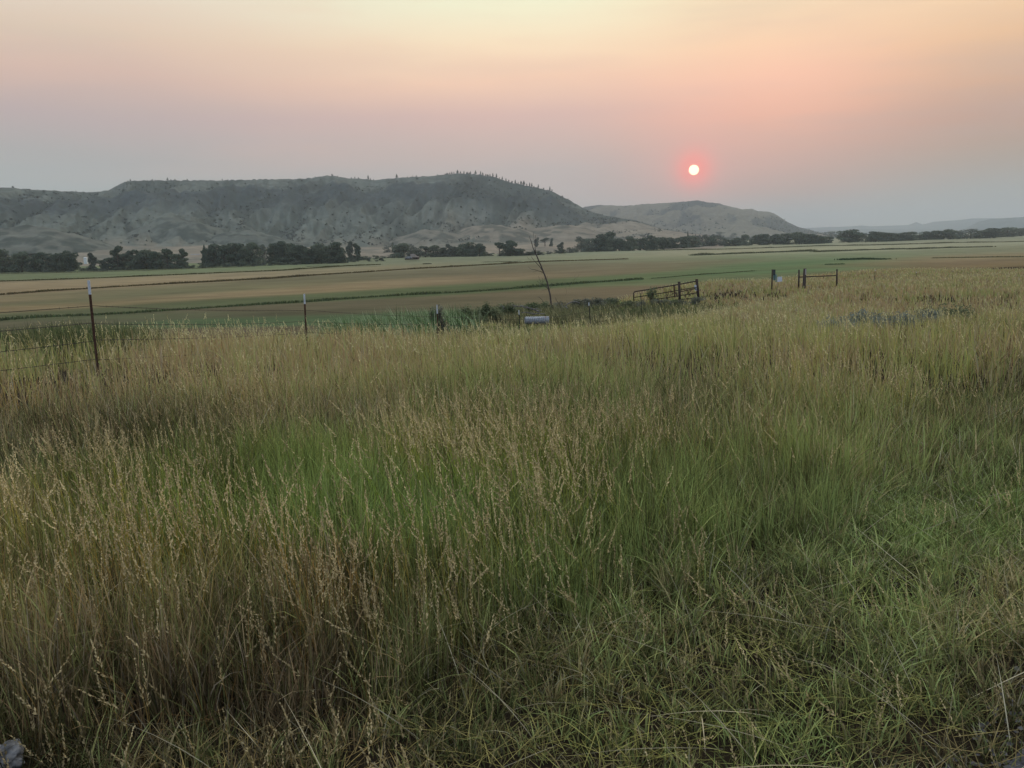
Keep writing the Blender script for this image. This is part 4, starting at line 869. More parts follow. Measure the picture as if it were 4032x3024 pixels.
BR = [([(548, 420), (505, 320), (480, 230), (455, 165), (445, 125)], .024, .005), ([(548, 420), (540, 330), (540, 270), (548, 180), (548, 105)], .022, .004), ([(536, 285), (525, 220), (520, 140), (508, 60)], .012, .003),
      ([(668, 705), (620, 640), (560, 575), (510, 520), (478, 470)], .022, .006), ([(478, 535), (445, 520), (420, 495), (402, 470)], .006, .003), ([(678, 742), (610, 712), (540, 690), (480, 682), (450, 665), (428, 640)], .016, .004),
      ([(570, 705), (535, 715), (505, 730)], .006, .003), ([(760, 1010), (715, 970), (665, 935), (620, 920), (590, 895), (565, 870)], .018, .004), ([(665, 935), (668, 880), (672, 850), (650, 820)], .010, .003), ([(665, 935), (640, 905), (615, 850), (595, 790)], .010, .003),
      ([(672, 895), (700, 870), (695, 820), (680, 790)], .008, .003), ([(745, 900), (730, 850), (750, 790)], .007, .003), ([(770, 1018), (720, 1022), (670, 1032), (640, 1026)], .009, .004), ([(778, 1030), (800, 985), (822, 935)], .012, .004),
      ([(505, 320), (490, 265), (470, 235)], .006, .003), ([(540, 280), (515, 262), (490, 240)], .006, .003), ([(640, 935), (625, 970), (600, 985)], .005, .002), ([(735, 985), (735, 945), (745, 915)], .007, .003), ([(665, 880), (640, 870), (622, 865)], .005, .002)]
for i, (p_, r0, r1) in enumerate(BR):
    b = MB(); branch(b, p_, r0, r1, seed=10 + i); link('branch', b.mesh('branch', M['dead'], True), dt)
def dead_thing(name, strokes, label, cat, Y, mat='dead', seed=0):
    x, y = dz_(*strokes[0][0][0]); t = empty(name, tuple(pt(x, y, Y)), label, cat)
    for i, (p_, r0, r1) in enumerate(strokes):
        b = MB(); branch(b, p_, r0, r1, Y=Y, seed=seed + i); link('branch', b.mesh('branch', M[mat], True), t)
dead_thing('dead_branch', [([(735, 1390), (715, 1310), (680, 1235), (640, 1175), (595, 1140)], .018, .005), ([(700, 1290), (680, 1265), (655, 1250)], .008, .004), ([(640, 1175), (620, 1160), (575, 1142)], .005, .003)], 'thin curved dead branch rising left of the dead tree', 'branch', 43, seed=40)
dead_thing('dead_branch', [([(1015, 1495), (1000, 1420), (975, 1340), (945, 1270), (905, 1210), (870, 1140)], .020, .004), ([(945, 1270), (960, 1225), (985, 1190)], .009, .003), ([(905, 1210), (880, 1190), (870, 1170)], .006, .003)], 'forked dead stem standing right of the dead tree', 'branch', 41, seed=50)
dead_thing('dead_branch', [([(1130, 1430), (1150, 1380), (1158, 1350)], .014, .008), ([(1095, 1350), (1060, 1310), (1040, 1305), (1080, 1265), (1150, 1230), (1220, 1225), (1290, 1250)], .026, .016), ([(1040, 1305), (1005, 1330), (985, 1250)], .014, .006)], 'arching bleached dead branch over the brush right of the dead tree', 'branch', 41, 'bleached', 60)
dead_thing('brush_pile', [([(615, 1390), (540, 1365), (470, 1340), (390, 1325), (310, 1300), (230, 1300), (150, 1275)], .034, .010), ([(600, 1400), (560, 1370), (520, 1345)], .03, .018), ([(450, 1335), (395, 1305), (385, 1300)], .018, .008), ([(390, 1325), (330, 1290), (300, 1285)], .015, .006), ([(230, 1300), (170, 1303), (110, 1300)], .008, .004),
     ([(530, 1425), (440, 1415), (380, 1400), (310, 1412)], .022, .010), ([(575, 1400), (560, 1340), (520, 1350)], .012, .006), ([(200, 1290), (185, 1330), (175, 1350)], .010, .005), ([(30, 1350), (10, 1300)], .014, .010), ([(-60, 1310), (-10, 1290), (20, 1350)], .010, .006), ([(650, 1380), (600, 1345), (560, 1330)], .012, .006), ([(700, 1430), (600, 1420), (500, 1440)], .018, .012)],
     'tangled pile of fallen dead branches beside the culvert pipe', 'dead wood', 35.5, 'bleached', 70)
dead_thing('dead_twig', [([(1105, 975), (1140, 915), (1160, 888)], .006, .003), ([(1190, 860), (1225, 830), (1240, 860)], .004, .002), ([(1050, 1120), (1065, 1055), (1055, 990), (1020, 870)], .003, .002), ([(1160, 888), (1205, 845), (1210, 760)], .003, .002), ([(1225, 830), (1260, 800), (1275, 760)], .003, .002)], 'faint drooping twigs in the air right of the dead tree', 'twig', 44, seed=90)

# ------------------------------------------------------------------ bushes on the bank
def bush(px, by, wpx, hpx, Y, mat, name, label, cat, group, seed, n=1500, leaf=.05, stems=True, yscale=.7, dome=False):
    p = pt(px, by, Y); g = gz_at(p); w = wpx / F * Y; top = pt(px, by - hpx, Y)[2]; h = max(.15, top - g)
    t = empty(name, (p[0], p[1], g), label, cat, group); rng = np.random.default_rng(seed)
    L = []; 
    for k in range(8): L.append((rng.uniform(-.36, .36), rng.uniform(-.3, .3), rng.uniform(.2, .78), rng.uniform(.13, .22), rng.uniform(.16, .26)))
    C = []
    for (cx, cy, cz, rx, rz) in L:
        k = n // 8; d = rng.normal(size=(k, 3)); d /= np.linalg.norm(d, axis=1, keepdims=True); rd = (rng.random(k) ** .7 * 1.25)[:, None]; C.append(np.array([cx, cy, cz]) + d * rd * np.array([rx, rx, rz]))
    if dome:      # one loose dome of sprigs with a ragged outline
        d = rng.normal(size=(n, 3)); d[:, 2] = np.abs(d[:, 2]); d /= np.linalg.norm(d, axis=1, keepdims=True)
        lump = .55 + .75 * vn(np.arctan2(d[:, 0], d[:, 1]) * 2.5 + seed, d[:, 2] * 4, seed)
        r_ = rng.random(n) ** .5 * lump; C = [d * r_[:, None] * np.array([.55, .55, .95])]
    C = np.concatenate(C); C[:, 2] = np.abs(C[:, 2]); C = C * np.array([w, w * yscale, h]) + np.array([p[0], p[1], g])
    V, Fq = leaves(C, leaf, rng); link('foliage', mesh_np('foliage', V, Fq, 4, None, mat), t)
    if stems:
        b = MB()
        for k in range(9):
            a_ = rng.uniform(0, 6.28); r = rng.uniform(.1, .4); e = (p[0] + math.cos(a_) * r * w, p[1] + math.sin(a_) * r * w * yscale, g + h * rng.uniform(.6, 1.0))
            b.tube([(p[0], p[1], g - .05), (p[0] + (e[0] - p[0]) * .5, p[1] + (e[1] - p[1]) * .5, g + h * .45), e], [.010, .007, .003], 5, False)
        link('stems', b.mesh('stems', M['dead']), t)
    return t
G1 = 'bushes along the ditch behind the fence'
BUSH = [(1735, 1290, 60, 92, 29, 'darkbush', 'small round bush right behind the third fence post', 2600, .028), (1682, 1290, 50, 58, 30, 'darkbush', 'low bush left of the small round bush', 1200, .028),
        (1850, 1262, 110, 66, 37, 'bush', 'leafy green bush at the left end of the brushy ditch', 2200, .04), (1925, 1262, 90, 74, 38, 'bush', 'dark green bush left of the brush pile', 2600, .04), (1985, 1262, 100, 84, 40, 'bush', 'tallest green bush behind the brush pile', 3000, .04),
        (2055, 1256, 110, 70, 42, 'bush', 'green bush behind the white culvert pipe', 2800, .04), (2120, 1252, 90, 62, 43, 'bush', 'bush at the left foot of the dead tree', 2200, .04), (2190, 1246, 80, 44, 43, 'darkbush', 'low grey bush at the right foot of the dead tree', 2000, .04),
        (2245, 1244, 90, 66, 45, 'darkbush', 'dark brown bush under the arching dead branch', 2600, .04), (2292, 1242, 80, 76, 46, 'darkbush', 'taller dark bush right of the arching dead branch', 2800, .04), (2370, 1232, 110, 60, 46, 'darkbush', 'dark bush midway between dead tree and gate', 2800, .04),
        (2440, 1226, 90, 52, 46, 'bush', 'low bush left of the gate end', 2200, .04), (2500, 1216, 80, 36, 46, 'darkbush', 'low bush under the rounded gate end', 1600, .04), (2600, 1212, 70, 44, 47, 'darkbush', 'dark bush under the middle of the gate', 2000, .04), (2640, 1206, 60, 28, 47, 'bush', 'low weeds left of the thick gate post', 1200, .035), (2710, 1200, 90, 34, 48, 'darkbush', 'low brush between the two gate posts', 1800, .035),
        (1640, 1296, 110, 60, 31, 'bush', 'pale green weeds right of the tall reeds', 1600, .03), (1795, 1285, 90, 62, 33, 'bush', 'weedy clump right of the small round bush', 1600, .03)]
for k, (px, by, w, h, Y, mt, lab, n, lf) in enumerate(BUSH): bush(px, by, w * 1.3, h, Y, M[mt], 'bush', lab, 'bush', G1, 200 + k, int(n * 1.4), lf)
# spindly shrub growing through the gate
bush(2566, 1205, 44, 82, 47.5, M['bush'], 'spindly_shrub', 'upright spindly shrub growing in front of the gate', 'shrub', None, 240, 700, .045)
G2 = 'grey sagebrush clumps in the grass'
SAGE = [(3280, 1322, 170, 62, 19.5, 'wide blue-grey sagebrush, nearest of the right-hand clumps'), (3390, 1312, 180, 78, 20.5, 'blue-grey sagebrush with the highest dome, second of the right-hand clumps'), (3520, 1308, 190, 64, 21, 'sagebrush in the middle of the right-hand clumps'), (3650, 1290, 120, 60, 22, 'small pale sagebrush before the dark green one'),
        (150, 1860, 210, 130, 6.9, 'grey-green sagebrush at the left edge, larger clump'), (290, 1840, 150, 100, 7.4, 'smaller grey-green sagebrush right of the larger one at the left'), (20, 1850, 150, 140, 7.1, 'sagebrush cut by the left picture edge'), (1380, 1610, 110, 60, 11.5, 'faint grey sagebrush hidden deep in the middle grass')]
for k, (px, by, w, h, Y, lab) in enumerate(SAGE): bush(px, by, w * 1.1, h * (1.25 if Y > 15 else 1.1), Y, M['sage'], 'sagebrush', lab, 'sagebrush', G2, 260 + k, 4600, .022 if Y > 15 else .011, True, .9, True)
bush(3740, 1270, 200, 78, 23.5, M['bush'], 'bush', 'dark green round bush right of the sagebrush clumps', 'bush', None, 290, 3200, .028, True, .9, True)
bush(3165, 1290, 120, 60, 26, M['bush'], 'bush', 'dark weedy clump below the wooden post', 'bush', None, 291, 1200, .03)

# ------------------------------------------------------------------ road corner, gravel and rock
A_ = gpt(3935, 3060, 0.0); B_ = gpt(4060, 2850, 0.0); dr = (B_ - A_)[:2]; dr /= np.linalg.norm(dr); nr_ = np.array([dr[1], -dr[0]])
if nr_[0] < 0: nr_ = -nr_
nu, nvv = 60, 40; V = []
for i in range(nu + 1):
    for j in range(nvv + 1):
        s_ = -4 + 16 * i / nu; w_ = (6.5 * (j / nvv) ** 2); edge = .05 * math.sin(s_ * 7) + .03 * math.sin(s_ * 19)
        x, y = A_[:2] + dr * s_ + nr_ * (w_ + edge * (1 - j / nvv)); V.append((x, y, float(H(x, y)) + .012 + .02 * min(1, w_)))
Fq = [(i * (nvv + 1) + j, (i + 1) * (nvv + 1) + j, (i + 1) * (nvv + 1) + j + 1, i * (nvv + 1) + j + 1) for i in range(nu) for j in range(nvv)]
b = MB(); b.add(V, Fq); o = link('road', b.mesh('road', M['road'], True)); tag(o, kind='structure')
def road_dist(x, y): return (x - A_[0]) * nr_[0] + (y - A_[1]) * nr_[1]
rg = np.random.default_rng(33); b = MB()
for k in range(1500):
    s_ = rg.uniform(-1.5, 3.5); w_ = abs(rg.normal(.12, .3)) - .12; x, y = A_[:2] + dr * s_ + nr_ * w_; r = rg.uniform(.004, .016); z = float(H(x, y)) + .02 + r * .4
    V = [Vector((x, y, z)) + Vector((math.cos(a_) * r * rg.uniform(.7, 1.2), math.sin(a_) * r * rg.uniform(.7, 1.2), 0)) for a_ in np.linspace(0, 2 * PI, 6)[:-1]] + [Vector((x, y, z + r * rg.uniform(.5, .8))), Vector((x, y, z - r * .5))]
    b.add(V, [(i, (i + 1) % 5, 5) for i in range(5)] + [((i + 1) % 5, i, 6) for i in range(5)])
o = link('gravel', b.mesh('gravel', M['gravel'])); tag(o, 'loose dark gravel along the asphalt edge', 'gravel', None, 'stuff')
def rock(px, py, wpx, hpx, zg, name, label, seed):
    c = gpt(px, py, zg); d = c[1]; w = wpx / F * math.hypot(d, ZC); V = []; Fs = []; n1, n2 = 34, 50
    for i in range(n1 + 1):
        th = PI * i / n1
        for j in range(n2):
            ph = 2 * PI * j / n2; v = Vector((math.sin(th) * math.cos(ph), math.sin(th) * math.sin(ph), math.cos(th)))
            r = 1 + .5 * (mnoise.noise(v * 1.5 + Vector((seed, 0, 0)))) + .25 * mnoise.noise(v * 4) + .12 * mnoise.noise(v * 9) + .08 * mnoise.noise(v * 20)
            V.append((c[0] + v.x * r * w / 2, c[1] + v.y * r * w / 2 * .8, c[2] + v.z * r * w * .33 * .9 + w * .12))
    for i in range(n1):
        for j in range(n2): Fs.append((i * n2 + j, (i + 1) * n2 + j, (i + 1) * n2 + (j + 1) % n2, i * n2 + (j + 1) % n2))
    b = MB(); b.add(V, Fs); o = link(name, b.mesh(name, M['rock'], True)); tag(o, label, 'rock')
    return c
ROCK = rock(14, 3000, 140, 50, 0.10, 'rock', 'pale grey lichen-spotted rock at the bottom left corner', 3)

# ------------------------------------------------------------------ meadow grass
# controls seen in the photograph: px, py, colour(3), greenness, height m, seed head density
GC = [(0,1420,97,91,65,0.58,0.62,0.7),(250,1400,91,91,61,0.68,0.62,0.6),(700,1400,125,108,76,0.33,0.62,1.0),(1100,1420,126,110,76,0.3,0.62,1.0),(1500,1380,123,108,74,0.38,0.6,1.0),(1900,1320,113,106,71,0.53,0.6,0.9),(2300,1320,108,104,67,0.58,0.6,0.9),(2600,1260,104,99,63,0.58,0.6,0.8),
      (2900,1180,126,110,78,0.33,0.6,0.9),(3300,1160,128,110,76,0.33,0.6,0.9),(3700,1120,121,106,74,0.38,0.6,0.9),(4000,1100,115,102,73,0.43,0.6,0.9),(0,1530,90,79,61,0.38,0.6,0.6),(400,1530,94,81,61,0.38,0.6,0.6),(900,1500,101,88,63,0.38,0.6,0.9),(1400,1480,103,92,63,0.48,0.6,0.9),
      (1900,1450,101,95,61,0.58,0.6,0.9),(2400,1420,100,97,61,0.63,0.6,0.9),(2900,1380,108,99,65,0.53,0.6,1.0),(3300,1450,101,90,61,0.53,0.6,1.0),(3700,1400,106,97,61,0.58,0.6,1.0),(4000,1350,100,89,61,0.53,0.6,0.8),(150,1680,81,70,52,0.2,0.5,0.5),(500,1680,68,68,47,0.45,0.55,0.6),
      (900,1650,77,76,52,0.45,0.55,0.7),(1400,1620,81,79,56,0.45,0.5,0.6),(1900,1620,83,85,52,0.6,0.58,0.8),(2300,1600,81,83,52,0.55,0.58,0.8),(2700,1600,77,76,54,0.45,0.52,0.6),(3100,1600,88,85,52,0.5,0.58,0.9),(3500,1650,83,83,49,0.6,0.55,0.8),(3900,1600,74,74,50,0.55,0.45,0.4),
      (4000,1500,79,79,52,0.68,0.5,0.5),(100,1860,74,81,58,0.6,0.4,0.2),(400,1900,81,85,44,0.65,0.499,0.7),(800,1850,72,81,40,0.7,0.516,0.7),(1300,1850,78,89,40,0.78,0.533,0.8),(1700,1750,86,86,51,0.6,0.533,1.0),(2200,1800,74,83,44,0.7,0.516,0.8),(2700,1750,77,81,46,0.65,0.482,0.8),
      (3200,1800,76,79,42,0.68,0.447,0.6),(3600,1750,79,86,53,0.6,0.3,0.2),(3950,1750,74,81,51,0.6,0.28,0.2),(0,2080,92,85,46,0.35,0.516,0.8),(400,2050,81,87,40,0.65,0.533,0.8),(800,2000,80,92,39,0.82,0.55,0.7),(1300,2000,70,89,39,0.85,0.55,0.6),(1700,2020,68,91,40,0.85,0.533,0.6),
      (2100,2000,72,81,44,0.75,0.499,0.8),(2600,2050,72,79,42,0.72,0.43,0.6),(3100,2000,67,74,44,0.65,0.36,0.3),(3600,2000,70,83,51,0.7,0.173,0.2),(3950,2050,70,86,49,0.75,0.173,0.2),(100,2350,86,72,45,0.44,0.516,0.7),(500,2300,76,68,41,0.59,0.516,0.7),(900,2280,74,67,41,0.59,0.516,0.8),
      (1300,2280,81,67,45,0.44,0.516,0.9),(1700,2250,72,70,41,0.64,0.482,0.8),(2100,2250,65,72,40,0.7,0.43,0.5),(2600,2250,61,67,40,0.6,0.23,0.3),(3100,2250,63,68,45,0.6,0.144,0.2),(3500,2250,68,79,49,0.7,0.144,0.2),(3950,2350,83,85,59,0.5,0.173,0.2),(100,2700,59,50,34,0.39,0.43,0.4),
      (600,2650,59,49,34,0.39,0.43,0.5),(1100,2600,58,47,34,0.42,0.413,0.5),(1600,2500,61,59,38,0.64,0.361,0.5),(2100,2500,59,59,38,0.5,0.216,0.4),(2600,2550,65,68,45,0.5,0.13,0.2),(3100,2600,61,67,43,0.55,0.13,0.15),(3600,2700,67,74,47,0.6,0.144,0.15),(3950,2700,67,65,49,0.45,0.115,0.1),
      (100,3000,52,50,34,0.59,0.245,0.2),(700,3000,61,59,41,0.54,0.216,0.25),(1300,3000,67,63,45,0.54,0.187,0.25),(1900,2900,59,61,41,0.64,0.144,0.2),(2500,2950,67,72,45,0.6,0.13,0.2),(3100,2950,65,74,47,0.65,0.13,0.15),(3700,3000,59,58,43,0.4,0.101,0.1)]
GCAL = [(3.0, 3.0, 3.0), (3.0, 3.0, 3.0), (3.0, 3.0, 3.0), (3.0, 3.0, 3.0), (3.0, 3.0, 3.0), (3.0, 3.0, 3.0), (3.0, 3.0, 3.0), (3.0, 3.0, 3.0), (3.0, 3.0, 3.0), (3.0, 3.0, 3.0), (3.0, 3.0, 3.0), (3.0, 3.0, 3.0), (2.497, 2.497, 2.497), (2.801, 2.801, 2.801), (3.0, 3.0, 3.0), (2.982, 2.982, 2.982), (2.779, 2.779, 2.779), (3.0, 3.0, 3.0), (3.0, 3.0, 3.0), (2.807, 2.807, 2.807), (3.0, 3.0, 3.0), (2.479, 2.479, 2.479), (1.578, 1.578, 1.578), (1.293, 1.293, 1.293), (1.672, 1.672, 1.672), (1.946, 1.946, 1.946), (1.651, 1.651, 1.651), (1.767, 1.767, 1.767), (1.755, 1.755, 1.755), (1.954, 1.954, 1.954), (2.234, 2.234, 2.234), (2.034, 2.034, 2.034), (2.262, 2.262, 2.262), (1.189, 1.189, 1.189), (1.376, 1.376, 1.376), (1.459, 1.459, 1.459), (2.436, 2.436, 2.436), (2.359, 2.359, 2.359), (2.111, 2.111, 2.111), (2.42, 2.42, 2.42), (2.938, 2.938, 2.938), (2.483, 2.483, 2.483), (2.113, 2.113, 2.113), (2.861, 2.861, 2.861), (2.035, 2.035, 2.035), (2.304, 2.304, 2.304), (2.386, 2.386, 2.386), (2.902, 2.902, 2.902), (3.0, 3.0, 3.0), (3.0, 3.0, 3.0), (3.0, 3.0, 3.0), (2.229, 2.229, 2.229), (2.284, 2.284, 2.284), (2.499, 2.499, 2.499), (2.985, 2.985, 2.985), (3.0, 3.0, 3.0), (3.0, 3.0, 3.0), (3.0, 3.0, 3.0), (3.0, 3.0, 3.0), (2.967, 2.967, 2.967), (2.77, 2.77, 2.77), (3.0, 3.0, 3.0), (2.457, 2.457, 2.457), (2.96, 2.96, 2.96), (3.0, 3.0, 3.0), (2.482, 2.482, 2.482), (2.52, 2.52, 2.52), (3.0, 3.0, 3.0), (2.3, 2.3, 2.3), (3.0, 3.0, 3.0), (2.58, 2.58, 2.58), (1.574, 1.574, 1.574), (0.628, 0.628, 0.628), (2.884, 2.884, 2.884), (2.603, 2.603, 2.603), (2.867, 2.867, 2.867), (2.475, 2.475, 2.475), (2.604, 2.604, 2.604), (2.41, 2.41, 2.41)]
GCL = [(q[0], q[1], *(np.array(lin(q[2:5])) * k_), *q[5:]) for q, k_ in zip(GC, GCAL)]
AZM = math.radians(37)
def sample_pts(n_near, n_far, dmax, rng, dmin=1.25, dk=5.7):
    d1 = np.sqrt(rng.random(n_near) * (dk ** 2 - dmin ** 2) + dmin ** 2); d2 = dk + rng.random(n_far) ** 1.05 * (dmax - dk)
    d = np.concatenate([d1, d2]); az = (rng.random(len(d)) * 2 - 1) * np.where(d < 5.7, AZM * 1.15, AZM)
    az = np.where(rng.random(len(d)) < .10, (rng.random(len(d)) * 2 - 1) * math.radians(62), az)      # a little beyond the frame on both sides
    return d * np.sin(az), d * np.cos(az), d
def meadow(n_near, n_far, dmax, rng):
    x, y, d = sample_pts(n_near, n_far, dmax, rng)
    keep = (y < edge_y(x, y) + 7) & (road_dist(x, y) < 0.0 + rng.normal(0, .05, len(x)) + .02)
    keep &= np.hypot(x - ROCK[0] - .0, y - ROCK[1]) > .09
    x, y, d = x[keep], y[keep], d[keep]; z = H(x, y); px, py, f = project(x, y, z)
    px = np.clip(px, -300, 4400)
    c = ctrl(GCL, px, np.clip(py - 60, 1050, 3150), 230, 110)
    # the tone belongs to the seed-bearing upper half of the plants
    px2, py2, _ = project(x, y, z + .55 * c[:, 4]); c2 = ctrl(GCL, np.clip(px2, -300, 4400), np.clip(py2, 1050, 3150), 210, 100)
    c = np.concatenate([c2[:, :4], (c[:, 4:5] + c2[:, 4:5]) / 2, c2[:, 5:]], 1)
    return x, y, z, d, c, px, py
CLEAR = []
def low_near(x, y):
    f = np.ones(len(x))
    for (cx, cy, r) in CLEAR: f = np.minimum(f, .50 + .50 * sm(r * .7, r * 1.5, np.hypot(x - cx, (y - cy) * np.where(y < cy, .8, 1.3))))
    return f
for (px, by, w, h, Y, lab) in SAGE + [(3740, 1270, 200, 78, 23.5, '')]:
    q = pt(px, by, Y); CLEAR.append((q[0], q[1] - .3, w / F * Y * (.6 if Y < 15 else .85)))
q = pt(2110, 1257, 33.2); CLEAR.append((q[0], q[1] - .6, .7))
for q_ in POSTS:
    q = pt(q_[0], q_[1], q_[2]); CLEAR.append((q[0] + .02, q[1] - .8, .55 + .012 * q[1]))
def ribbon(P, h, w, az, lean, droop, rng, nseg):
    n = len(P); t = np.linspace(0, 1, nseg + 1)[None, :]
    dirx, diry = np.cos(az)[:, None], np.sin(az)[:, None]
    off = (lean[:, None] * t + droop[:, None] * t ** 2.2) * h[:, None]
    up = h[:, None] * (t - 0.28 * np.minimum(droop, 1.2)[:, None] * t ** 3)
    cx = P[:, 0:1] + dirx * off; cy = P[:, 1:2] + diry * off; cz = P[:, 2:3] + up
    yaw = rng.random(n) * PI; sx, sy = (np.cos(yaw) * w / 2)[:, None], (np.sin(yaw) * w / 2)[:, None]
    taper = np.interp(t, [0, .5, 1], [.9, 1.0, .0])
    Lp = np.stack([cx - sx * taper, cy - sy * taper, cz], -1); Rp = np.stack([cx + sx * taper, cy + sy * taper, cz], -1)
    k = nseg; per = 2 * k + 1; V = np.empty((n, per, 3)); V[:, 0:2 * k:2] = Lp[:, :k]; V[:, 1:2 * k:2] = Rp[:, :k]; V[:, 2 * k] = Lp[:, k]
    tri = []
    for i in range(k - 1): tri += [(2 * i, 2 * i + 1, 2 * i + 2), (2 * i + 1, 2 * i + 3, 2 * i + 2)]
    tri.append((2 * k - 2, 2 * k - 1, 2 * k))
    Ft = ((np.arange(n) * per)[:, None, None] + np.array(tri)[None]).reshape(-1, 3)
    return V.reshape(-1, 3), Ft, per, np.stack([cx, cy, cz], -1)
GREEN = np.array(lin((92, 118, 52))); TAN = np.array(lin((196, 168, 120))); BROWN = np.array(lin((128, 88, 62)))
GAIN = 1.8; SAT = 0.72
LW = np.array([.27, .62, .11])
PAL = np.array([(.88, 1.12, .40), (1.04, 1.10, .40), (1.28, 1.01, .56), (1.40, .95, .56), (1.14, 1.02, .78)])
PAL = PAL / (PAL @ LW)[:, None]
def blade_colors(c, rng, n, mv=None):
    """each blade is green, yellow-green, tan, brown or grey straw; the place sets only the mix and the tone"""
    lum = (c[:, :3] @ LW) * GAIN; g = np.clip(c[:, 3], 0, 1); r = rng.random(n); q = rng.random(n)
    k = np.where(r < g, np.where(q < .6, 0, 1), np.where(q < .60, 2, np.where(q < .82, 3, 4)))
    hue = c[:, :3] / np.maximum(c[:, :3] @ LW, 1e-4)[:, None]; hue = hue * np.array([1.0, 1.0, .85])
    col = (PAL[k] * .68 + hue * .32) * lum[:, None] * np.array([.92, .92, 1.18, .95, 1.35])[k][:, None]
    v = np.exp(rng.normal(-.16, .55, n)) * (1 if mv is None else mv)
    col = np.maximum(col * v[:, None], .004); L_ = col @ LW; return col * np.minimum(1, .42 / L_)[:, None]
WIND = 2.6
def finish(parts, name, label, cat='grass'):
    V = []; Fs = []; Cc = []; o = 0
    for v, f, c in parts: V.append(v); Fs.append(f + o); Cc.append(c); o += len(v)
    ob = link(name, mesh_np(name, np.concatenate(V), np.concatenate(Fs), 3, np.concatenate(Cc), M['blade'])); tag(ob, label, cat, None, 'stuff'); return ob

def make_blades(n_near, n_far, seed):
    rng = np.random.default_rng(seed); x, y, z, d, c, px, py = meadow(n_near, n_far, 112, rng)
    n = len(x); clump = fbm(x * 1.1, y * 1.1, 61, 3); k_ = np.clip(9 / np.maximum(d, 1), .22, 1.6)
    # bunches a hand wide near by, wider ones far off, with gaps between them
    fine = np.where(d < 7, vn(x * 8, y * 8, 63), np.where(d < 18, vn(x * 4, y * 4, 64), vn(x * 1.6, y * 1.6, 65)))
    keep = rng.random(n) < .06 + .34 * sm(12, 35, d) + 1.3 * sm(.28, .72, fine * .7 + clump * .3)
    keep &= (c[:, 4] > .3) | (rng.random(n) < .6)
    x, y, z, d, c, clump, fine = [q[keep] for q in (x, y, z, d, c, clump, fine)]; n = len(x)
    mott = fbm(x * .8 + 9, y * .8, 67, 4) - .5; c = c.copy(); c[:, 3] = np.clip(c[:, 3] + mott * 1.9, 0.02, .98)
    bunch = np.where(d < 7, vn(x * 6 + 3, y * 6, 73), np.where(d < 18, vn(x * 3 + 3, y * 3, 74), vn(x * 1.2 + 3, y * 1.2, 75)))
    c[:, 3] = np.clip(c[:, 3] + (bunch - .5) * .5, 0, 1)
    h = c[:, 4] * rng.uniform(.40, 1.0, n) * (.50 + .55 * clump + .45 * fine) * low_near(x, y) * (1 - .36 * sm(12, 34, d)) * (.55 + .45 * sm(1.6, 3.4, d))
    w = np.maximum(.0034, .00070 * d) * rng.uniform(.6, 1.4, n) * np.where(rng.random(n) < .14, 1.9, 1)
    az = rng.random(n) * 2 * PI; lean = rng.random(n) * .20; droop = rng.random(n) ** 3 * .8
    short = c[:, 4] < .3; lean = np.where(short, rng.random(n) * .6, lean); droop = np.where(short, rng.random(n) * 1.0, droop)
    parts = []
    col = blade_colors(c, rng, n, np.exp((bunch - .5) * 1.5 + (clump - .5) * 1.0))
    P = np.stack([x, y, z], 1)
    for m_, ns in ((d < 9, 4), ((d >= 9) & (d < 22), 3), (d >= 22, 2)):
        V, Ft, per, _ = ribbon(P[m_], h[m_], w[m_], az[m_], lean[m_], droop[m_], rng, ns); parts.append((V, Ft, np.repeat(col[m_], per, 0)))
    # bunch grass: broader blades fanning out of one root
    nt0 = 4200; rt = np.sqrt(rng.random(nt0) * (9.5 ** 2 - 1.3 ** 2) + 1.3 ** 2); at = (rng.random(nt0) * 2 - 1) * AZM; tx, ty = rt * np.sin(at), rt * np.cos(at)
    k = (road_dist(tx, ty) < -.03) & (np.hypot(tx - ROCK[0], ty - ROCK[1]) > .1); tx, ty = tx[k], ty[k]; m_ = len(tx)
    tpx, tpy, _ = project(tx, ty, H(tx, ty)); tc0 = ctrl(GCL, np.clip(tpx, -300, 4400), np.clip(tpy - 60, 1050, 3150), 230, 110); tpx, tpy, _ = project(tx, ty, H(tx, ty) + .5 * tc0[:, 4]); tc = ctrl(GCL, np.clip(tpx, -300, 4400), np.clip(tpy, 1050, 3150), 210, 100); tc[:, 4] = (tc[:, 4] + tc0[:, 4]) / 2
    nb = 26; rad = rng.uniform(.012, .05, m_); th = tc[:, 4] * rng.uniform(.55, 1.15, m_); th = np.maximum(th, .08); gt = np.clip(tc[:, 3] * 1.1 + rng.normal(.08, .35, m_), 0, 1); tm = np.exp(rng.normal(0.08, .34, m_))
    R = lambda q: np.repeat(q, nb, 0); n = m_ * nb; a_ = rng.random(n) * 2 * PI; rr_ = np.sqrt(rng.random(n)) * R(rad)
    X = R(tx) + rr_ * np.cos(a_); Y = R(ty) + rr_ * np.sin(a_); cc = R(tc).copy(); cc[:, 3] = R(gt); col = blade_colors(cc, rng, n, R(tm)); dd = np.hypot(X, Y)
    V, Ft, per, _ = ribbon(np.stack([X, Y, H(X, Y)], 1), R(th) * rng.uniform(.45, 1.05, n) * (.6 + .4 * sm(1.6, 3.4, dd)), np.maximum(.0040, .0008 * dd) * rng.uniform(.6, 1.5, n), a_ + rng.normal(0, .5, n), rng.uniform(.03, .38, n), rng.random(n) ** 2.4 * .7, rng, 4)
    parts.append((V, Ft, np.repeat(col, per, 0)))
    return finish(parts, 'meadow_grass', 'tall mixed green and dry brown meadow grass covering the roadside bank')
make_blades(165000, 400000, 1)

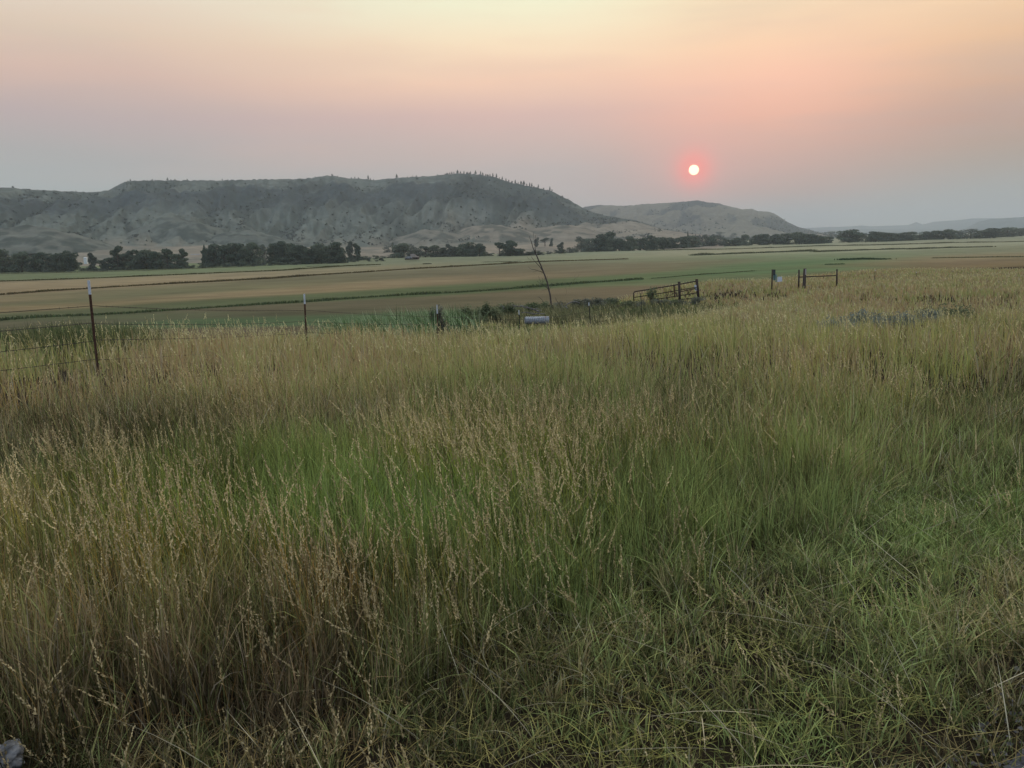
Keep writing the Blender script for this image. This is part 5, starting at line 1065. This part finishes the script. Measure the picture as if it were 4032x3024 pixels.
def make_stems(n_near, n_far, seed):
    """flowering stems with pale drooping seed heads"""
    rng = np.random.default_rng(seed); x, y, z, d, c, px, py = meadow(n_near, n_far, 112, rng); n = len(x)
    cl = fbm(x * .9, y * .9, 71, 3); f2 = vn(x * 3.1, y * 3.1, 72); keep = rng.random(n) < c[:, 5] * np.clip((cl - .25) * 3.0, .1, 1.2) * np.clip(f2 * 1.6 - .2, .05, 1.2)
    x, y, z, d, c, cl = [q[keep] for q in (x, y, z, d, c, cl)]; n = len(x)
    h = c[:, 4] * rng.uniform(.85, 1.38, n) * (.85 + .3 * cl) * (.35 + .65 * low_near(x, y)) * (1 - .38 * sm(12, 34, d)) * (.62 + .38 * sm(1.6, 3.4, d)); w = np.maximum(.0022, .00042 * d)
    az = np.where(rng.random(n) < .6, rng.normal(WIND, .8, n), rng.random(n) * 2 * PI); lean = rng.random(n) * .22; droop = rng.random(n) ** 2 * .40
    P = np.stack([x, y, z], 1); pc = np.clip(c[:, :3] * GAIN, 0, .5); lum = pc.mean(1, keepdims=True)
    stemc = np.clip(pc * np.array([1.28, 1.10, .66]), 0, .6) * rng.uniform(.7, 1.2, (n, 1))
    headc = np.clip((lum * .7 + .21) * np.array([1.42, 1.15, .62]), 0, .66) * rng.uniform(.6, 1.25, (n, 1))
    V, Ft, per, ctr = ribbon(P, h, w, az, lean, droop, rng, 5); parts = [(V, Ft, np.repeat(stemc, per, 0))]
    # spikelets along the top quarter
    for (m_, K, sc) in ((d < 7, 22, 1.15), ((d >= 7) & (d < 16), 11, 1.7), (d >= 16, 5, 2.6)):
        idx = np.where(m_)[0]
        if len(idx) == 0: continue
        C0 = ctr[idx]; top = C0[:, 5]; prev = C0[:, 4]; sl = rng.uniform(.10, .17, len(idx)) / np.maximum(np.linalg.norm(top - prev, axis=1), .02)
        for k in range(K):
            t_ = (k + .3) / K; q = top - (top - prev) * (sl * (1 - t_))[:, None]; ax = top - prev; ax /= np.linalg.norm(ax, axis=1, keepdims=True)
            sd = rng.normal(size=(len(idx), 3)); sd -= ax * (sd * ax).sum(1, keepdims=True); sd /= np.linalg.norm(sd, axis=1, keepdims=True)
            dirv = ax * .8 + sd * (.5 * (1 - t_ * .6)); dirv[:, 2] -= .12
            ln = (rng.uniform(.010, .020, len(idx)) * sc * (1.1 - .5 * t_))[:, None]; wd = np.maximum(.0027 * sc, .00050 * d[idx])[:, None]
            s3 = np.cross(dirv, rng.normal(size=(len(idx), 3))); s3 /= np.linalg.norm(s3, axis=1, keepdims=True)
            a0 = q; a1 = q + dirv * ln * .5 + s3 * wd; a2 = q + dirv * ln; a3 = q + dirv * ln * .5 - s3 * wd
            VV = np.stack([a0, a1, a2, a3], 1).reshape(-1, 3); b0 = (np.arange(len(idx)) * 4)[:, None]; FF = np.concatenate([b0 + [0, 1, 2], b0 + [0, 2, 3]], 0)
            parts.append((VV, FF, np.repeat(headc[idx] * rng.uniform(.8, 1.2, (len(idx), 1)), 4, 0)))
    return finish(parts, 'seeded_grass', 'pale flowering grass stems with drooping straw-coloured seed heads')
make_stems(14500, 66000, 2)

def make_straw(seed):
    """fallen and leaning dry straws and matted litter near the road"""
    rng = np.random.default_rng(seed); parts = []
    x, y, z, d, c, px, py = meadow(26000, 9000, 12, rng)
    n = len(x); k = rng.random(n) < np.clip(1.25 - c[:, 4] * 1.7, .12, 1); x, y, z, d, c, px = [q[k] for q in (x, y, z, d, c, px)]; n = len(x)
    # matted litter
    h = rng.uniform(.02, .09, n); L = rng.uniform(.05, .20, n); P = np.stack([x, y, z + rng.random(n) * .05], 1)
    V, Ft, per, _ = ribbon(P, h, np.maximum(.003, .0006 * d), rng.random(n) * 2 * PI, L / h, rng.random(n) * .4, rng, 2)
    col = np.clip(c[:, :3] * GAIN * np.array([1.25, 1.05, .80]) * rng.uniform(.25, 1.4, (n, 1)), .01, .6); parts.append((V, Ft, np.repeat(col, per, 0)))
    # long pale straws
    n = 2100; az0 = (rng.random(n) * 2 - .72) * AZM * .8; dd = np.sqrt(rng.random(n) * (8.0 ** 2 - 1.9 ** 2) + 1.9 ** 2); x = dd * np.sin(az0); y = dd * np.cos(az0); keep = (rng.random(n) < np.where(x > .9, 1, np.where(x > 0, .6, .25))) & (road_dist(x, y) < .02)
    x, y, dd = x[keep], y[keep], dd[keep]; n = len(x); P = np.stack([x, y, H(x, y)], 1)
    h = rng.uniform(.05, .34, n) ** 1.1; az = np.where(rng.random(n) < .6, rng.normal(2.75, .6, n), rng.random(n) * 2 * PI)
    V, Ft, per, _ = ribbon(P, h, np.maximum(.0032, .0007 * dd) * rng.uniform(.6, 1.3, n), az, rng.uniform(.5, 2.6, n), rng.uniform(0, .8, n), rng, 6)
    col = np.array(lin((196, 188, 158))) * rng.uniform(.45, 1.05, (n, 1)); parts.append((V, Ft, np.repeat(col, per, 0)))
    return finish(parts, 'dry_straw', 'fallen pale dry straws and matted litter between the short grass')
make_straw(3)

def make_patch(name, label, polys, n, hrange, colr, seed, wd=.02, gs=1.0, lean=.25):
    rng = np.random.default_rng(seed); X, Yy = [], []
    for (px0, px1, Y0, Y1, fr_) in polys:
        k = int(n * fr_); px = (px0 + px1) / 2 + np.clip(rng.normal(0, .33, k), -.8, .8) * (px1 - px0); yy = rng.uniform(Y0, Y1, k); X.append((px - 2016) / F * yy); Yy.append(yy)
    x = np.concatenate(X); y = np.concatenate(Yy); cl = fbm(x * .8, y * .8, seed, 3); k = rng.random(len(x)) < .3 + cl; x, y, cl = x[k], y[k], cl[k]; n = len(x); z = H(x, y)
    h = rng.uniform(*hrange, n) * (.6 + .8 * cl); V, Ft, per, _ = ribbon(np.stack([x, y, z], 1), h, np.full(n, wd) * rng.uniform(.6, 1.4, n), rng.normal(2.9, 1.0, n), rng.random(n) * lean, rng.random(n) ** 1.5 * .8, rng, 3)
    ci = rng.integers(0, len(colr), n); col = np.array([lin(q) for q in colr])[ci] * gs * rng.uniform(.7, 1.35, (n, 1))
    return finish([(V, Ft, np.repeat(col, per, 0))], name, label)
make_patch('reed_grass', 'tall pale green reedy grass in the ditch behind the second fence post', [(1040, 1560, 25, 31, .75), (1500, 1800, 29, 33, .25)], 12000, (.75, 1.15), [(130, 150, 112), (96, 122, 78), (150, 160, 126), (60, 88, 48)], 301, .026, 1.25)
make_patch('rank_weeds', 'dark green rank weeds along the ditch at the left', [(-150, 420, 15.5, 19, .7), (300, 620, 16, 20, .3)], 11000, (.4, .75), [(80, 90, 60), (66, 80, 50), (112, 114, 78), (98, 102, 68)], 302, .016, 1.3)
make_patch('rank_weeds', 'olive weeds round the foot of the dead tree and bushes', [(1820, 2560, 37, 46, 1.0)], 9000, (.35, .8), [(96, 102, 72), (112, 112, 80), (136, 130, 96)], 304, .03, 1.3)
make_patch('rank_weeds', 'green nettles and weeds between fence and brushy ditch', [(1250, 1900, 27, 32, .5), (2250, 2760, 40, 47, .5)], 11000, (.3, .6), [(70, 86, 52), (84, 96, 62), (104, 108, 74)], 303, .026, 1.3)

# ------------------------------------------------------------------ smoke haze
b = MB(); zl, zh = -9.5, 330.0
b.box((0, 0, (zl + zh) / 2), (27000, 27000, zh - zl)); hz = link('haze', b.mesh('haze')); tag(hz, 'thin blue-grey wildfire smoke hanging over the valley', 'haze', None, 'stuff')
hm, t, o = newmat('smoke_haze'); pv_ = N(t, 'ShaderNodeVolumePrincipled'); pv_.inputs['Color'].default_value = (0.84, 0.92, 0.95, 1); pv_.inputs['Density'].default_value = 0.00015; pv_.inputs['Anisotropy'].default_value = 0.0
t.links.new(pv_.outputs[0], o.inputs['Volume']); hz.data.materials.append(hm)
